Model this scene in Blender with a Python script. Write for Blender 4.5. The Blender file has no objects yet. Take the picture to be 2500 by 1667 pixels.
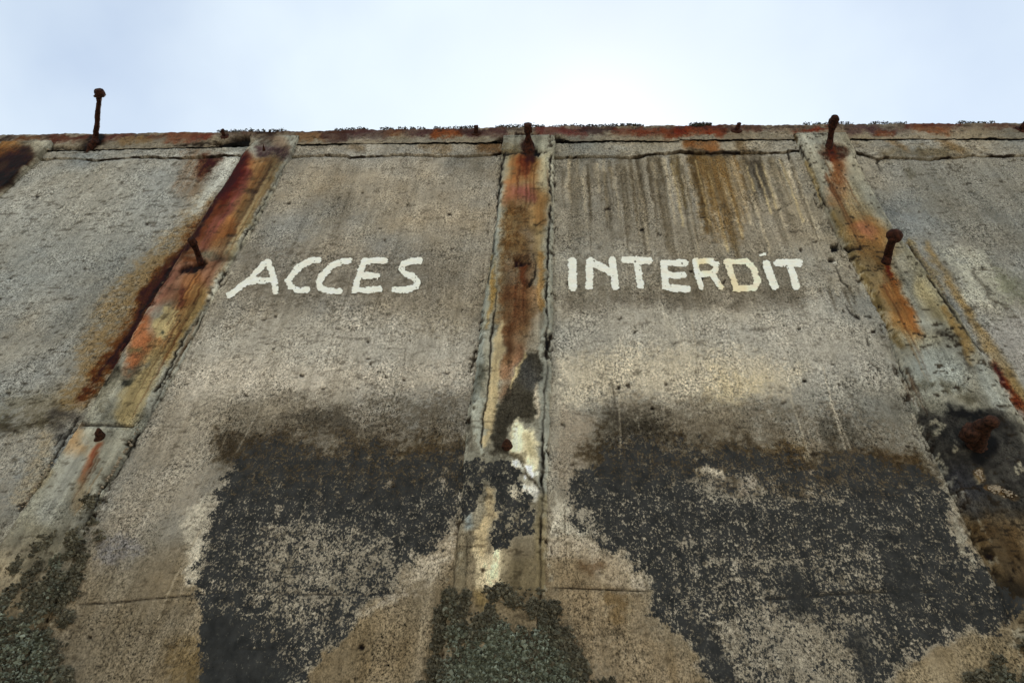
import bpy, bmesh, math, random
import numpy as np
from mathutils import Vector, Matrix, noise as mnoise

random.seed(7)
rng = np.random.default_rng(11)
scene = bpy.context.scene
COL_ = scene.collection

# ------------------------------------------------------------------ camera
CAM_Z, CAM_D, FPX = 1.6, 2.0, 1458.0          # eye height, metres from the wall, focal length in photo pixels
PITCH, YAW, ROLL = math.radians(40.986), math.radians(-4.779), math.radians(3.660)
fw = np.array([math.sin(YAW)*math.cos(PITCH), math.cos(YAW)*math.cos(PITCH), math.sin(PITCH)])
r0 = np.array([math.cos(YAW), -math.sin(YAW), 0.0])
u0 = np.cross(r0, fw)
rt = math.cos(ROLL)*r0 + math.sin(ROLL)*u0
up = -math.sin(ROLL)*r0 + math.cos(ROLL)*u0
cam_d = bpy.data.cameras.new('camera'); cam = bpy.data.objects.new('camera', cam_d)
COL_.objects.link(cam); scene.camera = cam
cam_d.sensor_width = 36.0; cam_d.lens = FPX/2500*36.0
cam_d.clip_start = 0.05; cam_d.clip_end = 2000
M = Matrix(((rt[0], up[0], -fw[0], 0.0), (rt[1], up[1], -fw[1], -CAM_D), (rt[2], up[2], -fw[2], CAM_Z), (0, 0, 0, 1)))
cam.matrix_world = M

# ------------------------------------------------------------------ sky and sun (hazy sun high behind the wall)
SUN_EL, SUN_AZ = math.radians(55), math.radians(6)      # azimuth measured from +Y towards +X
w = bpy.data.worlds.new('World'); scene.world = w; w.use_nodes = True
nt = w.node_tree; nt.nodes.clear()
sky = nt.nodes.new('ShaderNodeTexSky'); sky.sky_type = 'NISHITA'; sky.sun_disc = False
sky.sun_elevation = SUN_EL; sky.sun_rotation = SUN_AZ
sky.air_density = 1.0; sky.dust_density = 0.7; sky.ozone_density = 2.0; sky.altitude = 0
bg = nt.nodes.new('ShaderNodeBackground'); bg.inputs['Strength'].default_value = 0.12
wo = nt.nodes.new('ShaderNodeOutputWorld')
# a thin veil of bright cloud over the blue
tc = nt.nodes.new('ShaderNodeTexCoord'); vnz = nt.nodes.new('ShaderNodeTexNoise')
vnz.inputs['Scale'].default_value = 2.6; vnz.inputs['Detail'].default_value = 5; vnz.inputs['Roughness'].default_value = .45
vr = nt.nodes.new('ShaderNodeMapRange'); vr.inputs[1].default_value = .3; vr.inputs[2].default_value = .7
vr.inputs[3].default_value = .50; vr.inputs[4].default_value = .97
vm = nt.nodes.new('ShaderNodeMix'); vm.data_type = 'RGBA'
vm.inputs[7].default_value = (5.2, 5.85, 6.25, 1)
nt.links.new(tc.outputs['Generated'], vnz.inputs['Vector']); nt.links.new(vnz.outputs['Fac'], vr.inputs[0])
nt.links.new(vr.outputs[0], vm.inputs[0]); nt.links.new(sky.outputs[0], vm.inputs[6])
nt.links.new(vm.outputs[2], bg.inputs['Color']); nt.links.new(bg.outputs[0], wo.inputs['Surface'])
sl = bpy.data.lights.new('sun', 'SUN'); sl.energy = 4.6; sl.angle = math.radians(0.8); sl.color = (1.0, 0.95, 0.87)
so = bpy.data.objects.new('sun', sl); COL_.objects.link(so)
sd = Vector((math.sin(SUN_AZ)*math.cos(SUN_EL), math.cos(SUN_AZ)*math.cos(SUN_EL), math.sin(SUN_EL)))
so.rotation_euler = sd.to_track_quat('Z', 'Y').to_euler(); so.location = sd*50
scene.view_settings.view_transform = 'Standard'; scene.view_settings.look = 'None'
scene.view_settings.gamma = 1.0; scene.view_settings.use_curve_mapping = False
scene.view_settings.exposure = 0.55
GAIN = 1.12                                       # surveyed tone -> base colour of the material

# ------------------------------------------------------------------ survey helpers
CROPS = dict(A=(0, 180), B=(820, 250), C=(1660, 250), D=(0, 700), E=(820, 700), F=(1660, 700), G=(0, 1107), H=(820, 1107), I=(1660, 1107))
def cr(k, *p):
    ox, oy = CROPS[k]
    return [(x/2.8+ox, y/2.8+oy) for x, y in p]
def dd(*p): return [(x*1.06293, y*1.06293) for x, y in p]
def unp(pts, out=0.0):
    """survey point -> (u, v) on the vertical plane 'out' metres in front of the wall face; v is height above the eye"""
    p = np.atleast_2d(np.array(pts, float))
    d = (p[:, :1]-1250)/FPX*rt - (p[:, 1:]-833.5)/FPX*up + fw
    t = (CAM_D-out)/d[:, 1]
    return d[:, 0]*t, d[:, 2]*t
def at(px, py, out=0.0):
    a, b = unp([(px, py)], out)
    return Vector((a[0], -out, b[0]+CAM_Z))
def proj(x, y, v):
    q0, q1, q2 = x, y+CAM_D, v
    zz = np.maximum(q0*fw[0]+q1*fw[1]+q2*fw[2], 0.25)
    return 1250+FPX*(q0*rt[0]+q1*rt[1]+q2*rt[2])/zz, 833.5-FPX*(q0*up[0]+q1*up[1]+q2*up[2])/zz

# ------------------------------------------------------------------ lattice noise
TAB = np.random.default_rng(5).random((8, 256, 256)).astype(np.float32)
def vn(x, y, k):
    xi = np.floor(x).astype(np.int32); yi = np.floor(y).astype(np.int32)
    fx = (x-xi); fy = (y-yi)
    fx = fx*fx*(3-2*fx); fy = fy*fy*(3-2*fy)
    t = TAB[k % 8]; x0 = xi & 255; x1 = (xi+1) & 255; y0 = yi & 255; y1 = (yi+1) & 255
    return (t[x0, y0]*(1-fx)+t[x1, y0]*fx)*(1-fy)+(t[x0, y1]*(1-fx)+t[x1, y1]*fx)*fy
def fbm(x, y, s, k=0, o=4, g=.55):
    r = 0; a = 1; n = 0
    for i in range(o):
        r = r+a*vn(x*s+17.3*i+k*7.1, y*s+5.9*i+k*3.7, k+i); n += a; a *= g; s *= 2.03
    return r/n
def sst(a, b, x):
    t = np.clip((x-a)/(b-a), 0, 1); return t*t*(3-2*t)

# ------------------------------------------------------------------ materials
def new_mat(name):
    m = bpy.data.materials.new(name); m.use_nodes = True
    n = m.node_tree.nodes; b = n['Principled BSDF']
    b.inputs['Roughness'].default_value = .93; b.inputs['Specular IOR Level'].default_value = .15
    return m, m.node_tree, b
def N(t, ty, **kw):
    n = t.nodes.new(ty)
    for k, v in kw.items(): setattr(n, k, v)
    return n
def mth(t, op, a, b=None, clamp=False):
    n = t.nodes.new('ShaderNodeMath'); n.operation = op; n.use_clamp = clamp
    for i, q in enumerate((a, b)):
        if q is None: continue
        if isinstance(q, (int, float)): n.inputs[i].default_value = q
        else: t.links.new(q, n.inputs[i])
    return n.outputs[0]
def mixc(t, f, a, b, bt='MIX'):
    n = t.nodes.new('ShaderNodeMix'); n.data_type = 'RGBA'; n.blend_type = bt
    for i, q in ((0, f), (6, a), (7, b)):
        if isinstance(q, (int, float)): n.inputs[i].default_value = q
        elif isinstance(q, tuple): n.inputs[i].default_value = (*q, 1)
        else: t.links.new(q, n.inputs[i])
    return n.outputs[2]
def tnoise(t, co, scale, detail, rough=.6):
    n = t.nodes.new('ShaderNodeTexNoise'); n.inputs['Scale'].default_value = scale
    n.inputs['Detail'].default_value = detail; n.inputs['Roughness'].default_value = rough
    t.links.new(co, n.inputs['Vector']); return n.outputs['Fac']
def remap(t, v, a, b, c=0., d=1.):
    n = t.nodes.new('ShaderNodeMapRange'); n.inputs[1].default_value = a; n.inputs[2].default_value = b
    n.inputs[3].default_value = c; n.inputs[4].default_value = d; t.links.new(v, n.inputs[0]); return n.outputs[0]

def concrete_material():
    m, t, b = new_mat('weathered_concrete')
    co = N(t, 'ShaderNodeTexCoord').outputs['Object']
    col = N(t, 'ShaderNodeAttribute', attribute_name='stain').outputs['Color']
    lic = N(t, 'ShaderNodeAttribute', attribute_name='lichen').outputs['Fac']
    gra = N(t, 'ShaderNodeAttribute', attribute_name='grain').outputs['Fac']
    mp = N(t, 'ShaderNodeMapping'); mp.inputs['Scale'].default_value = (1, 1, .8); t.links.new(co, mp.inputs[0])
    n1 = tnoise(t, mp.outputs[0], 95, 5, .78)
    n2 = tnoise(t, mp.outputs[0], 230, 3, .7)
    n3 = tnoise(t, mp.outputs[0], 120, 5, .76)
    n5 = tnoise(t, co, 30, 4, .6)
    n6 = tnoise(t, co, 5, 3, .5)
    n4 = tnoise(t, mp.outputs[0], 22, 5, .65)
    # mottled grain: darker pores, pale sand
    s = mth(t, 'ADD', mth(t, 'MULTIPLY', n1, .55), mth(t, 'MULTIPLY', n2, .45))
    g = remap(t, s, .39, .61, -1., 1.)
    f = mth(t, 'ADD', 1.0, mth(t, 'MULTIPLY', mth(t, 'MULTIPLY', mth(t, 'MULTIPLY', g, gra), remap(t, n6, .35, .65, .4, 1.3)), .92))
    f = mth(t, 'MULTIPLY', f, remap(t, n4, .3, .7, .82, 1.18))
    pore = remap(t, n2, .345, .30, 0., 1.)
    f = mth(t, 'MULTIPLY', f, mth(t, 'SUBTRACT', 1.0, mth(t, 'MULTIPLY', mth(t, 'MULTIPLY', pore, gra), .6)))
    base = mixc(t, 1.0, col, f, 'MULTIPLY')
    # black crust lichen broken into flecks
    q = mth(t, 'ADD', lic, mth(t, 'MULTIPLY', mth(t, 'SUBTRACT', n3, .5), 3.0))
    q = mth(t, 'ADD', q, mth(t, 'MULTIPLY', mth(t, 'SUBTRACT', n5, .5), 1.5))
    lf = mth(t, 'MULTIPLY', mth(t, 'SUBTRACT', q, .5), 5.0, True)
    lf = mth(t, 'MULTIPLY', lf, remap(t, lic, .02, .12))
    crust = mixc(t, remap(t, n4, .3, .7), (.017, .0175, .0165), (.050, .049, .045))
    t.links.new(mixc(t, lf, base, crust), b.inputs['Base Color'])
    bp = N(t, 'ShaderNodeBump'); bp.inputs['Strength'].default_value = .35; bp.inputs['Distance'].default_value = .004
    hh = mth(t, 'ADD', mth(t, 'MULTIPLY', s, mth(t, 'ADD', gra, .25)), mth(t, 'MULTIPLY', lf, .12))
    t.links.new(hh, bp.inputs['Height']); t.links.new(bp.outputs[0], b.inputs['Normal'])
    return m
MAT_CON = concrete_material()
def simple(name, c1, c2, scale, bump=.4, dist=.004, detail=5, lo=.38, hi=.62):
    m, t, b = new_mat(name)
    co = N(t, 'ShaderNodeTexCoord').outputs['Object']
    n = tnoise(t, co, scale, detail, .68)
    t.links.new(mixc(t, remap(t, n, lo, hi), c1, c2), b.inputs['Base Color'])
    bp = N(t, 'ShaderNodeBump'); bp.inputs['Strength'].default_value = bump; bp.inputs['Distance'].default_value = dist
    t.links.new(n, bp.inputs['Height']); t.links.new(bp.outputs[0], b.inputs['Normal'])
    return m
MAT_RUST = simple('rusty_iron', (.012, .006, .005), (.060, .020, .011), 70, .9, .006)
MAT_RUST2 = simple('flaking_rusty_iron', (.014, .008, .006), (.078, .033, .019), 90, .9, .006)
MAT_CORE = simple('raw_concrete', (.10, .09, .08), (.2, .18, .16), 30)
MAT_GROUND = simple('sandy_ground', (.36, .31, .24), (.48, .42, .33), 1.5, .3, .02)
MAT_PEB = simple('aggregate_stone', (.20, .16, .11), (.42, .34, .24), 60, .2)
def paint_material():
    m, t, b = new_mat('old_white_paint')
    co = N(t, 'ShaderNodeTexCoord').outputs['Object']
    c = N(t, 'ShaderNodeAttribute', attribute_name='stain').outputs['Color']
    n1 = tnoise(t, co, 60, 5, .7); n2 = tnoise(t, co, 170, 3, .6)
    f = mth(t, 'MULTIPLY', remap(t, n1, .35, .65, .93, 1.04), remap(t, n2, .32, .42, .9, 1.0))
    t.links.new(mixc(t, 1.0, c, f, 'MULTIPLY'), b.inputs['Base Color'])
    bp = N(t, 'ShaderNodeBump'); bp.inputs['Strength'].default_value = .4; bp.inputs['Distance'].default_value = .003
    t.links.new(n1, bp.inputs['Height']); t.links.new(bp.outputs[0], b.inputs['Normal'])
    return m
MAT_PAINT = paint_material()
def tuft_material():
    m, t, b = new_mat('lichen_tuft')
    c = N(t, 'ShaderNodeAttribute', attribute_name='stain').outputs['Color']
    t.links.new(c, b.inputs['Base Color'])
    return m
MAT_TUFT = tuft_material()

# ------------------------------------------------------------------ object helpers
def props(o, label=None, cat=None, group=None, kind=None):
    if label: o['label'] = label
    if cat: o['category'] = cat
    if group: o['group'] = group
    if kind: o['kind'] = kind
    return o
def empty(name, loc=(0, 0, 0)):
    o = bpy.data.objects.new(name, None); o.location = loc; o.empty_display_size = .1
    COL_.objects.link(o); return o
def link(name, me, mat, parent=None):
    o = bpy.data.objects.new(name, me); COL_.objects.link(o)
    if mat: me.materials.append(mat)
    if parent: 
        o.parent = parent
        o.matrix_parent_inverse = Matrix.Translation(-parent.location) if parent.type == 'EMPTY' else Matrix()
    return o
def mesh_np(name, co, quads, smooth=True, tris=None):
    me = bpy.data.meshes.new(name)
    k = quads.shape[1]
    me.vertices.add(len(co)); me.vertices.foreach_set('co', co.astype(np.float32).ravel())
    me.loops.add(quads.size); me.loops.foreach_set('vertex_index', quads.astype(np.int32).ravel())
    me.polygons.add(len(quads))
    me.polygons.foreach_set('loop_start', np.arange(0, quads.size, k, dtype=np.int32))
    me.polygons.foreach_set('loop_total', np.full(len(quads), k, np.int32))
    me.polygons.foreach_set('use_smooth', np.full(len(quads), smooth, bool))
    me.update(calc_edges=True); me.validate()
    return me
def set_attr(me, name, data):
    if data.ndim == 2:
        a = me.attributes.new(name, 'FLOAT_COLOR', 'POINT')
        a.data.foreach_set('color', np.hstack([data, np.ones((len(data), 1))]).astype(np.float32).ravel())
    else:
        a = me.attributes.new(name, 'FLOAT', 'POINT'); a.data.foreach_set('value', data.astype(np.float32))
def lin(c):
    c = np.asarray(c, float)/255
    return np.where(c <= .04045, c/12.92, ((np.maximum(c, 0)+.055)/1.055)**2.4)

# ------------------------------------------------------------------ surveyed lines of the wall
PR_ = .030                                              # how far pilasters and coping stand proud
def vline(pts, out=0.0):
    a, b = unp(pts, out); i = np.argsort(b); return b[i], a[i]
def hline(pts, out=0.0):
    a, b = unp(pts, out); i = np.argsort(a); return a[i], b[i]
EDGES = [  # (left edge, right edge) of the four pilasters
    (None, cr('A', (345, 462), (250, 570), (0, 800))),
    (dd((602, 312))+[(586, 380), (464, 566), (386, 700), (293, 853), (186, 1032), (125, 1129), (0, 1307)],
     [(728, 333), (621, 537), (535, 680), (428, 889), (343, 1035), (250, 1182), (200, 1285), (132, 1453)]),
    ([(1229, 332), (1199, 607), (1177, 754), (1134, 1093), (1116, 1307), (1099, 1428)],
     [(1354, 336), (1349, 750), (1345, 871), (1341, 1021), (1331, 1307)]),
    ([(1938, 325), (2003, 471), (2056, 582), (2106, 671), (2171, 786), (2217, 936), (2249, 1021)],
     [(2063, 323), (2124, 439), (2185, 550), (2338, 750), (2413, 871)])]
strips = []
for i, (l, r) in enumerate(EDGES):
    rv = vline(r, PR_)
    lv = vline(l, PR_) if l else (rv[0], rv[1]-.33)
    strips.append((lv, rv))
STOP = [unp([p], PR_)[1][0] for p in ((60, 345), (660, 332), (1290, 329), (2000, 324))]
mid = [float((s[0][1].mean()+s[1][1].mean())/2) for s in strips]
COP_B = hline([(-900, 372)]+cr('A', (-200, 520), (350, 508), (900, 496), (1440, 482), (1700, 472), (2040, 470))+cr('B', (0, 266), (600, 260), (1140, 258), (1500, 252), (1900, 245), (2350, 248))+cr('C', (0, 241), (770, 234), (1150, 233), (2350, 230))+[(2900, 331), (3400, 330)], PR_)
COP_T = hline([(-900, 333), (0, 322), (600, 315), (1280, 303), (1800, 298), (2500, 293), (3400, 290)], PR_)
CRACK = hline([(-700, 403)]+cr('A', (0, 588), (360, 582), (700, 590), (950, 580), (1300, 570), (1650, 562), (1980, 570), (2350, 566))+cr('B', (100, 388), (250, 372), (400, 366), (700, 371), (800, 360), (1140, 350), (1500, 380), (1900, 372), (2100, 370))+cr('C', (0, 338), (130, 350), (450, 350), (700, 340), (800, 333), (1200, 345), (1350, 392), (1480, 380), (1800, 386), (2000, 370), (2200, 381), (2350, 368))+[(2900, 378)])

# ------------------------------------------------------------------ patches
def rows(v0, v1):
    r = [v0]
    while r[-1] < v1:
        v = r[-1]; r.append(v+(.05 if v < .1 else .0036+.0036*max(v-.2, 0)))
    return np.array(r[:-1])
patches = []
def grid_quads(nr, nc):
    i = np.arange(nr-1)[:, None]*nc+np.arange(nc-1)[None]
    return np.stack([i, i+1, i+nc+1, i+nc], -1).reshape(-1, 4)
def add_patch(name, layer, U, V, Y, k):
    patches.append(dict(name=name, layer=layer, U=U, V=V, Y=Y, k=k))
PB = [(-7.2, mid[0], .011), (mid[0], mid[1], .0085), (mid[1], mid[2], .0048), (mid[2], mid[3], .0048), (mid[3], 4.9, .008)]
for k, (a, b, du) in enumerate(PB):
    us = np.arange(a, b+du*.5, du)
    vt = np.interp(us, *CRACK)
    jag = (fbm(us, us*0, 6, 3)-.5)*.05+(fbm(us, us*0, 45, 1)-.5)*.018
    vt = vt+jag
    gap = .0015+.022*np.clip(fbm(us, us*0+3, 9, 2)-.46, 0, 1)/.3
    rw = rows(-CAM_Z, 3.30); tt = (rw-rw[0])/(rw[-1]-rw[0])
    # rows compress smoothly near the crack
    V = rw[:, None]+(vt-gap*.5-rw[-1])[None]*(tt**6)[:, None]
    U = np.repeat(us[None], len(rw), 0)
    Y = np.zeros_like(U); Y[-1] += .05                      # last row turns into the crack
    V[-1] = V[-2]+.001
    add_patch('panel', 0, U, V, Y, k)
    vb = vt+gap*.5; vtop = np.interp(us, *COP_B)+.004-.0095
    tb = np.linspace(0, 1, 24)
    V = vb[None]+(vtop-vb)[None]*tb[:, None]
    U = np.repeat(us[None], 24, 0); Y = np.zeros_like(U)-.006
    V = np.vstack([V[:1], V, V[-1:]]); U = np.vstack([U[:1], U, U[-1:]])
    Y = np.vstack([Y[:1]*0+.05, Y, Y[-1:]*0+.05])
    add_patch('lintel_band', 0, U, V, Y, k)
for k, (lv, rv) in enumerate(strips):
    if k == 0: rw = rows(2.2, STOP[k]); ns = 60
    else: rw = rows(-CAM_Z, STOP[k]); ns = 84
    ul = np.interp(rw, *lv); ur = np.interp(rw, *rv)
    jl = (fbm(rw, rw*0, 5, k)-.5)*.022+(fbm(rw, rw*0+9, 40, k)-.5)*.010
    jr = (fbm(rw, rw*0+4, 5, k+2)-.5)*.022+(fbm(rw, rw*0+2, 40, k+3)-.5)*.010
    s = np.linspace(0, 1, ns)
    U = (ul+jl)[:, None]*(1-s)[None]+(ur+jr)[:, None]*s[None]
    V = np.repeat(rw[:, None], ns, 1)
    e = np.minimum(s, 1-s)
    Y = -PR_*np.repeat((.35+.65*sst(0.0, .07, e))[None], len(rw), 0)
    f = sst(STOP[k]-.35, STOP[k]-.12, rw)[:, None]          # full depth at the head, bevelled mortar fillets lower down
    Y = Y*(1-f)+(-PR_-.003)*f
    U = np.hstack([U[:, :1], U, U[:, -1:]]); V = np.hstack([V[:, :1], V, V[:, -1:]])
    Y = np.hstack([Y[:, :1]*0+.02, Y, Y[:, -1:]*0+.02])
    U = np.vstack([U, U[-1:]]); V = np.vstack([V, V[-1:]]); Y = np.vstack([Y, Y[-1:]*0+.02])
    add_patch('pilaster', 1, U, V, Y, k)
us = np.concatenate([np.arange(-7.2, -2.2, .011), np.arange(-2.2, 2.1, .006), np.arange(2.1, 4.9, .009)])
vb = np.interp(us, *COP_B); vt = np.interp(us, *COP_T)
jb = (fbm(us, us*0+1, 30, 4)-.5)*.012
chip = np.zeros_like(us)
for (px, py), wd, h in (((570, 345), .10, .045), ((1215, 338), .06, .025), ((1368, 337), .06, .028), ((2500, 333), .1, .005)):
    c0 = unp([(px, py)], PR_)[0][0]; chip = np.maximum(chip, h*np.clip(1-np.abs(us-c0)/wd, 0, 1))
jt = (fbm(us, us*0+6, 5, 5)-.5)*.022+(fbm(us, us*0+8, 40, 6)-.5)*.010
PC_ = .014
tt = np.linspace(0, 1, 22)[:, None]
COPTOP = vt+jt+.003
V = (vb+jb+chip)[None]*(1-tt)+(vt+jt)[None]*tt
U = np.repeat(us[None], 22, 0); Y = np.zeros_like(U)-PC_
Y[-1] += .008
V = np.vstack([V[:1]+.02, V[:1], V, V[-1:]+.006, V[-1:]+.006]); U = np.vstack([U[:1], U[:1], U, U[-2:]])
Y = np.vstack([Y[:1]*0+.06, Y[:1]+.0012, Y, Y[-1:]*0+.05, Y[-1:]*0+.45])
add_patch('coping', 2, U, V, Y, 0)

U = np.concatenate([p['U'].ravel() for p in patches]); V = np.concatenate([p['V'].ravel() for p in patches])
Y = np.concatenate([p['Y'].ravel() for p in patches])
L = np.concatenate([np.full(p['U'].size, p['layer'], np.int8) for p in patches])
K = np.concatenate([np.full(p['U'].size, p['k'], np.int8) for p in patches])
off = np.cumsum([0]+[p['U'].size for p in patches])
NV = len(U)
PX, PY = proj(U, Y, V)
n_lo = fbm(U, V, 2.2, 0, 4); n_lo2 = fbm(U, V, 3.1, 4, 4)
n_md = fbm(U, V, 11, 1, 4); n_md2 = fbm(U, V, 13, 5, 4)
n_hi = fbm(U, V, 42, 2, 3, .65); n_hi2 = fbm(U, V, 50, 6, 3, .65)
n_vs = fbm(U*1.0, V*.045, 42, 3, 4, .6); n_vs2 = fbm(U, V*.07, 20, 7, 4, .6)
n_px = fbm(U*.8, V, 85, 1, 2, .8); n_px = (n_px-n_px.mean())/n_px.std()*.18+.5
n_hs = fbm(U*.12, V, 40, 6, 3, .6)
COL = np.empty((NV, 3)); LI = np.zeros(NV); GR = np.ones(NV); H = np.zeros(NV)

# ------------------------------------------------------------------ painter: stains, and the shade in the coping notches, with their own outlines, in survey coordinates
def shape_stroke(x, y, pts, ws):
    best = np.full(len(x), -1e9)
    for (a, b, wa, wb) in zip(pts[:-1], pts[1:], ws[:-1], ws[1:]):
        dx, dy = b[0]-a[0], b[1]-a[1]; l2 = dx*dx+dy*dy+1e-9
        t = np.clip(((x-a[0])*dx+(y-a[1])*dy)/l2, 0, 1)
        d = np.hypot(x-a[0]-t*dx, y-a[1]-t*dy)
        best = np.maximum(best, (wa+(wb-wa)*t)-d)
    return best
def shape_poly(x, y, pts):
    d = np.full(len(x), 1e9); ins = np.zeros(len(x), bool); n = len(pts)
    for i in range(n):
        a, b = pts[i], pts[(i+1) % n]
        dx, dy = b[0]-a[0], b[1]-a[1]; l2 = dx*dx+dy*dy+1e-9
        t = np.clip(((x-a[0])*dx+(y-a[1])*dy)/l2, 0, 1)
        d = np.minimum(d, np.hypot(x-a[0]-t*dx, y-a[1]-t*dy))
        if dy != 0:
            c = ((a[1] > y) != (b[1] > y)) & (x < dx*(y-a[1])/dy+a[0]); ins ^= c
    return np.where(ins, d, -d)
def P(pts, col=None, a=1., w=None, soft=10, warp=(6, 3), brk=0., lay=None, k=None, lich=None, grain=None, h=0., streak=0., src='md'):
    ws = None
    if w is not None:
        ws = [w]*len(pts) if np.isscalar(w) else list(w)
    m_ = (max(ws) if ws else 0)+soft+warp[0]+warp[1]+4
    xs = [p[0] for p in pts]; ys = [p[1] for p in pts]
    c = (PX > min(xs)-m_) & (PX < max(xs)+m_) & (PY > min(ys)-m_) & (PY < max(ys)+m_)
    if lay is not None: c &= (L == lay)
    if k is not None: c &= (K == k)
    i = np.flatnonzero(c)
    if not len(i): return
    x = PX[i]+(n_md[i]-.5)*4*warp[0]+(n_hi[i]-.5)*4*warp[1]
    y = PY[i]+(n_md2[i]-.5)*4*warp[0]+(n_hi2[i]-.5)*4*warp[1]
    sd_ = shape_stroke(x, y, pts, ws) if ws else shape_poly(x, y, pts)
    m = sst(-soft, soft, sd_)
    if brk:
        nn = {'md': n_md, 'hi': n_hi, 'lo': n_lo, 'hs': n_hs}[src][i]
        m = sst(.38, .62, np.clip(m, 0, 1)+(nn-.5)*2.2*brk*(m > 0)-.0)*sst(0, .15, m) if brk >= 1 else m*(1-brk+brk*sst(.36, .60, nn))
    if soft >= 14 and lich is None and L[i[0]] == 0:
        g_ = sst(.22, .78, m+(n_px[i]-.5)*1.5*(.35+m))*sst(0, .12, m)
        m = .45*m+.55*g_
    if streak: m = m*(1-streak+streak*sst(.38, .62, n_vs[i]))
    m = m*a
    if col is not None and col[0]-col[2] > 55 and col[0] > 100:
        q_ = np.array(col, float)*.85; col = q_*.80+q_.mean()*.20*np.array((1.02, 1.0, .9))
    if col is not None: COL[i] += m[:, None]*(np.array(col, float)-COL[i])
    if lich is not None: LI[i] += m*(lich-LI[i])
    if grain is not None: GR[i] += m*(grain-GR[i])
    if h: H[i] += m*h
def crack(pts, w=1.8, depth=.007, col=(30, 26, 22), a=.9, warp=(5, 4), lay=None, k=None, brk=.3):
    P(pts, col, a*.55, w=w*.55, soft=2.0, warp=(warp[0]*.6, warp[1]*.4), lay=lay, k=k, h=-depth*.5)
    P(pts, col, a, w=w*1.25, soft=2.4, warp=(warp[0]*.6, warp[1]*.4), lay=lay, k=k, h=-depth, brk=max(brk, .85), src='md')

exec_paint = None
#PAINT_BEGIN
# --- base tones: four bays, pilasters, coping
for k, c in enumerate(((132, 128, 118), (136, 134, 127), (139, 133, 122), (141, 136, 125), (134, 131, 123))):
    COL[(L == 0) & (K == k)] = c
COL[L == 1] = (136, 133, 121); COL[L == 2] = (126, 119, 106)
GR[L == 1] = .65; GR[L == 2] = .7
# large clouds of tone
t_ = (n_lo-.5)[:, None]*np.array([46., 44, 42])+(n_lo2-.5)[:, None]*np.array([22., 8, -10])+(n_md-.5)[:, None]*np.array([26., 26, 25])
COL += t_*(np.where(L == 0, 1., .8)[:, None])
PAN = 0
# lower wall turns tan and brown with earth stain
f = sst(1150, 1500, PY+(n_lo-.5)*300)*(L < 2)*.85
COL += f[:, None]*(np.array((124, 111, 91.))+t_*.8-COL)
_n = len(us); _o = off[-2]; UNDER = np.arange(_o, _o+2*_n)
COL[UNDER] = (20, 18, 16)  # coping underside: shade of the open joint plus its dirt, painted near-black
COL[(L == 0) & (Y > .03)] = (30, 27, 23)
# --- left far bay
P(cr('A', (-400, 620), (700, 640), (1300, 640), (1000, 1200), (300, 1568), (-600, 1568)), (146, 145, 138), .55, soft=70, lay=0)
P(cr('D', (-300, 880), (200, 900), (420, 860), (380, 960), (100, 1010), (-300, 1060)), (66, 60, 46), .8, soft=28, lay=0, brk=.5)
P(cr('D', (-300, 780), (500, 700), (480, 850), (-300, 900)), (108, 101, 84), .6, soft=40, lay=0)
P(cr('D', (-200, 1080), (380, 980), (100, 1500), (-300, 1568)), (150, 140, 124), .5, soft=40, lay=0)
P(cr('D', (330, 1060), (230, 1290), (150, 1450)), (168, 148, 116), .6, w=20, soft=16, lay=0, streak=.4)
# ochre and brown bleed left of the rusty pilaster
P(cr('A', (1420, 880), (1230, 1180), (980, 1480))+cr('D', (760, 330), (620, 600), (480, 800)), (158, 126, 80), .75, w=[18, 42, 62, 58, 44, 22], soft=42, lay=0, k=1, brk=.25)
P(cr('A', (1400, 960), (1240, 1230), (1060, 1480))+cr('D', (880, 320), (720, 560), (560, 760)), (92, 58, 28), .9, w=[6, 16, 24, 26, 24, 10], soft=20, lay=0, k=1, brk=.25)
P(cr('A', (1300, 1130), (1150, 1330), (1000, 1530))+cr('D', (900, 350), (760, 540)), (52, 30, 16), .8, w=[4, 10, 12, 12, 8], soft=9, lay=0, k=1)
P(cr('A', (1440, 900), (1320, 1100), (1215, 1270), (1090, 1450))+cr('D', (1010, 120), (890, 310), (770, 480), (640, 640), (540, 780)), (76, 46, 24), .8, w=[3, 6, 9, 11, 12, 12, 12, 10, 6], soft=15, lay=0, k=1, brk=.2)
P(cr('A', (1430, 930), (1310, 1120), (1205, 1290), (1080, 1470))+cr('D', (1000, 140), (880, 330), (760, 500), (630, 660)), (32, 18, 11), .9, w=[1, 2, 3, 4, 4, 4, 4, 2], soft=5, lay=0, k=1, brk=.4)
P(cr('A', (1585, 575), (1450, 780), (1330, 930)), (178, 178, 170), .8, w=[15, 14, 8], soft=10, lay=0, k=1)
P(cr('A', (1380, 560), (1525, 560), (1470, 640), (1410, 700), (1350, 740), (1345, 660)), (60, 28, 18), .95, soft=8, warp=(4, 4), lay=0, k=1, brk=.35)
P(cr('A', (1340, 590), (1300, 700), (1290, 780)), (112, 88, 66), .6, w=30, soft=26, lay=0, k=1, streak=.6)
# far-left pilaster head: nearly black rust
P(cr('A', (-300, 470), (200, 500), (240, 570), (0, 800), (-300, 1100)), (40, 22, 14), .97, soft=10, lay=1, k=0, brk=.2)
P(cr('A', (-200, 400), (150, 440), (120, 520), (-20, 560), (-200, 560)), (158, 104, 48), .9, soft=14, lay=1, k=0, brk=.4)
P(cr('A', (-300, 800), (160, 610), (60, 760)), (28, 17, 12), .8, soft=12, lay=1, k=0, brk=.5, src='hi')
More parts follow.
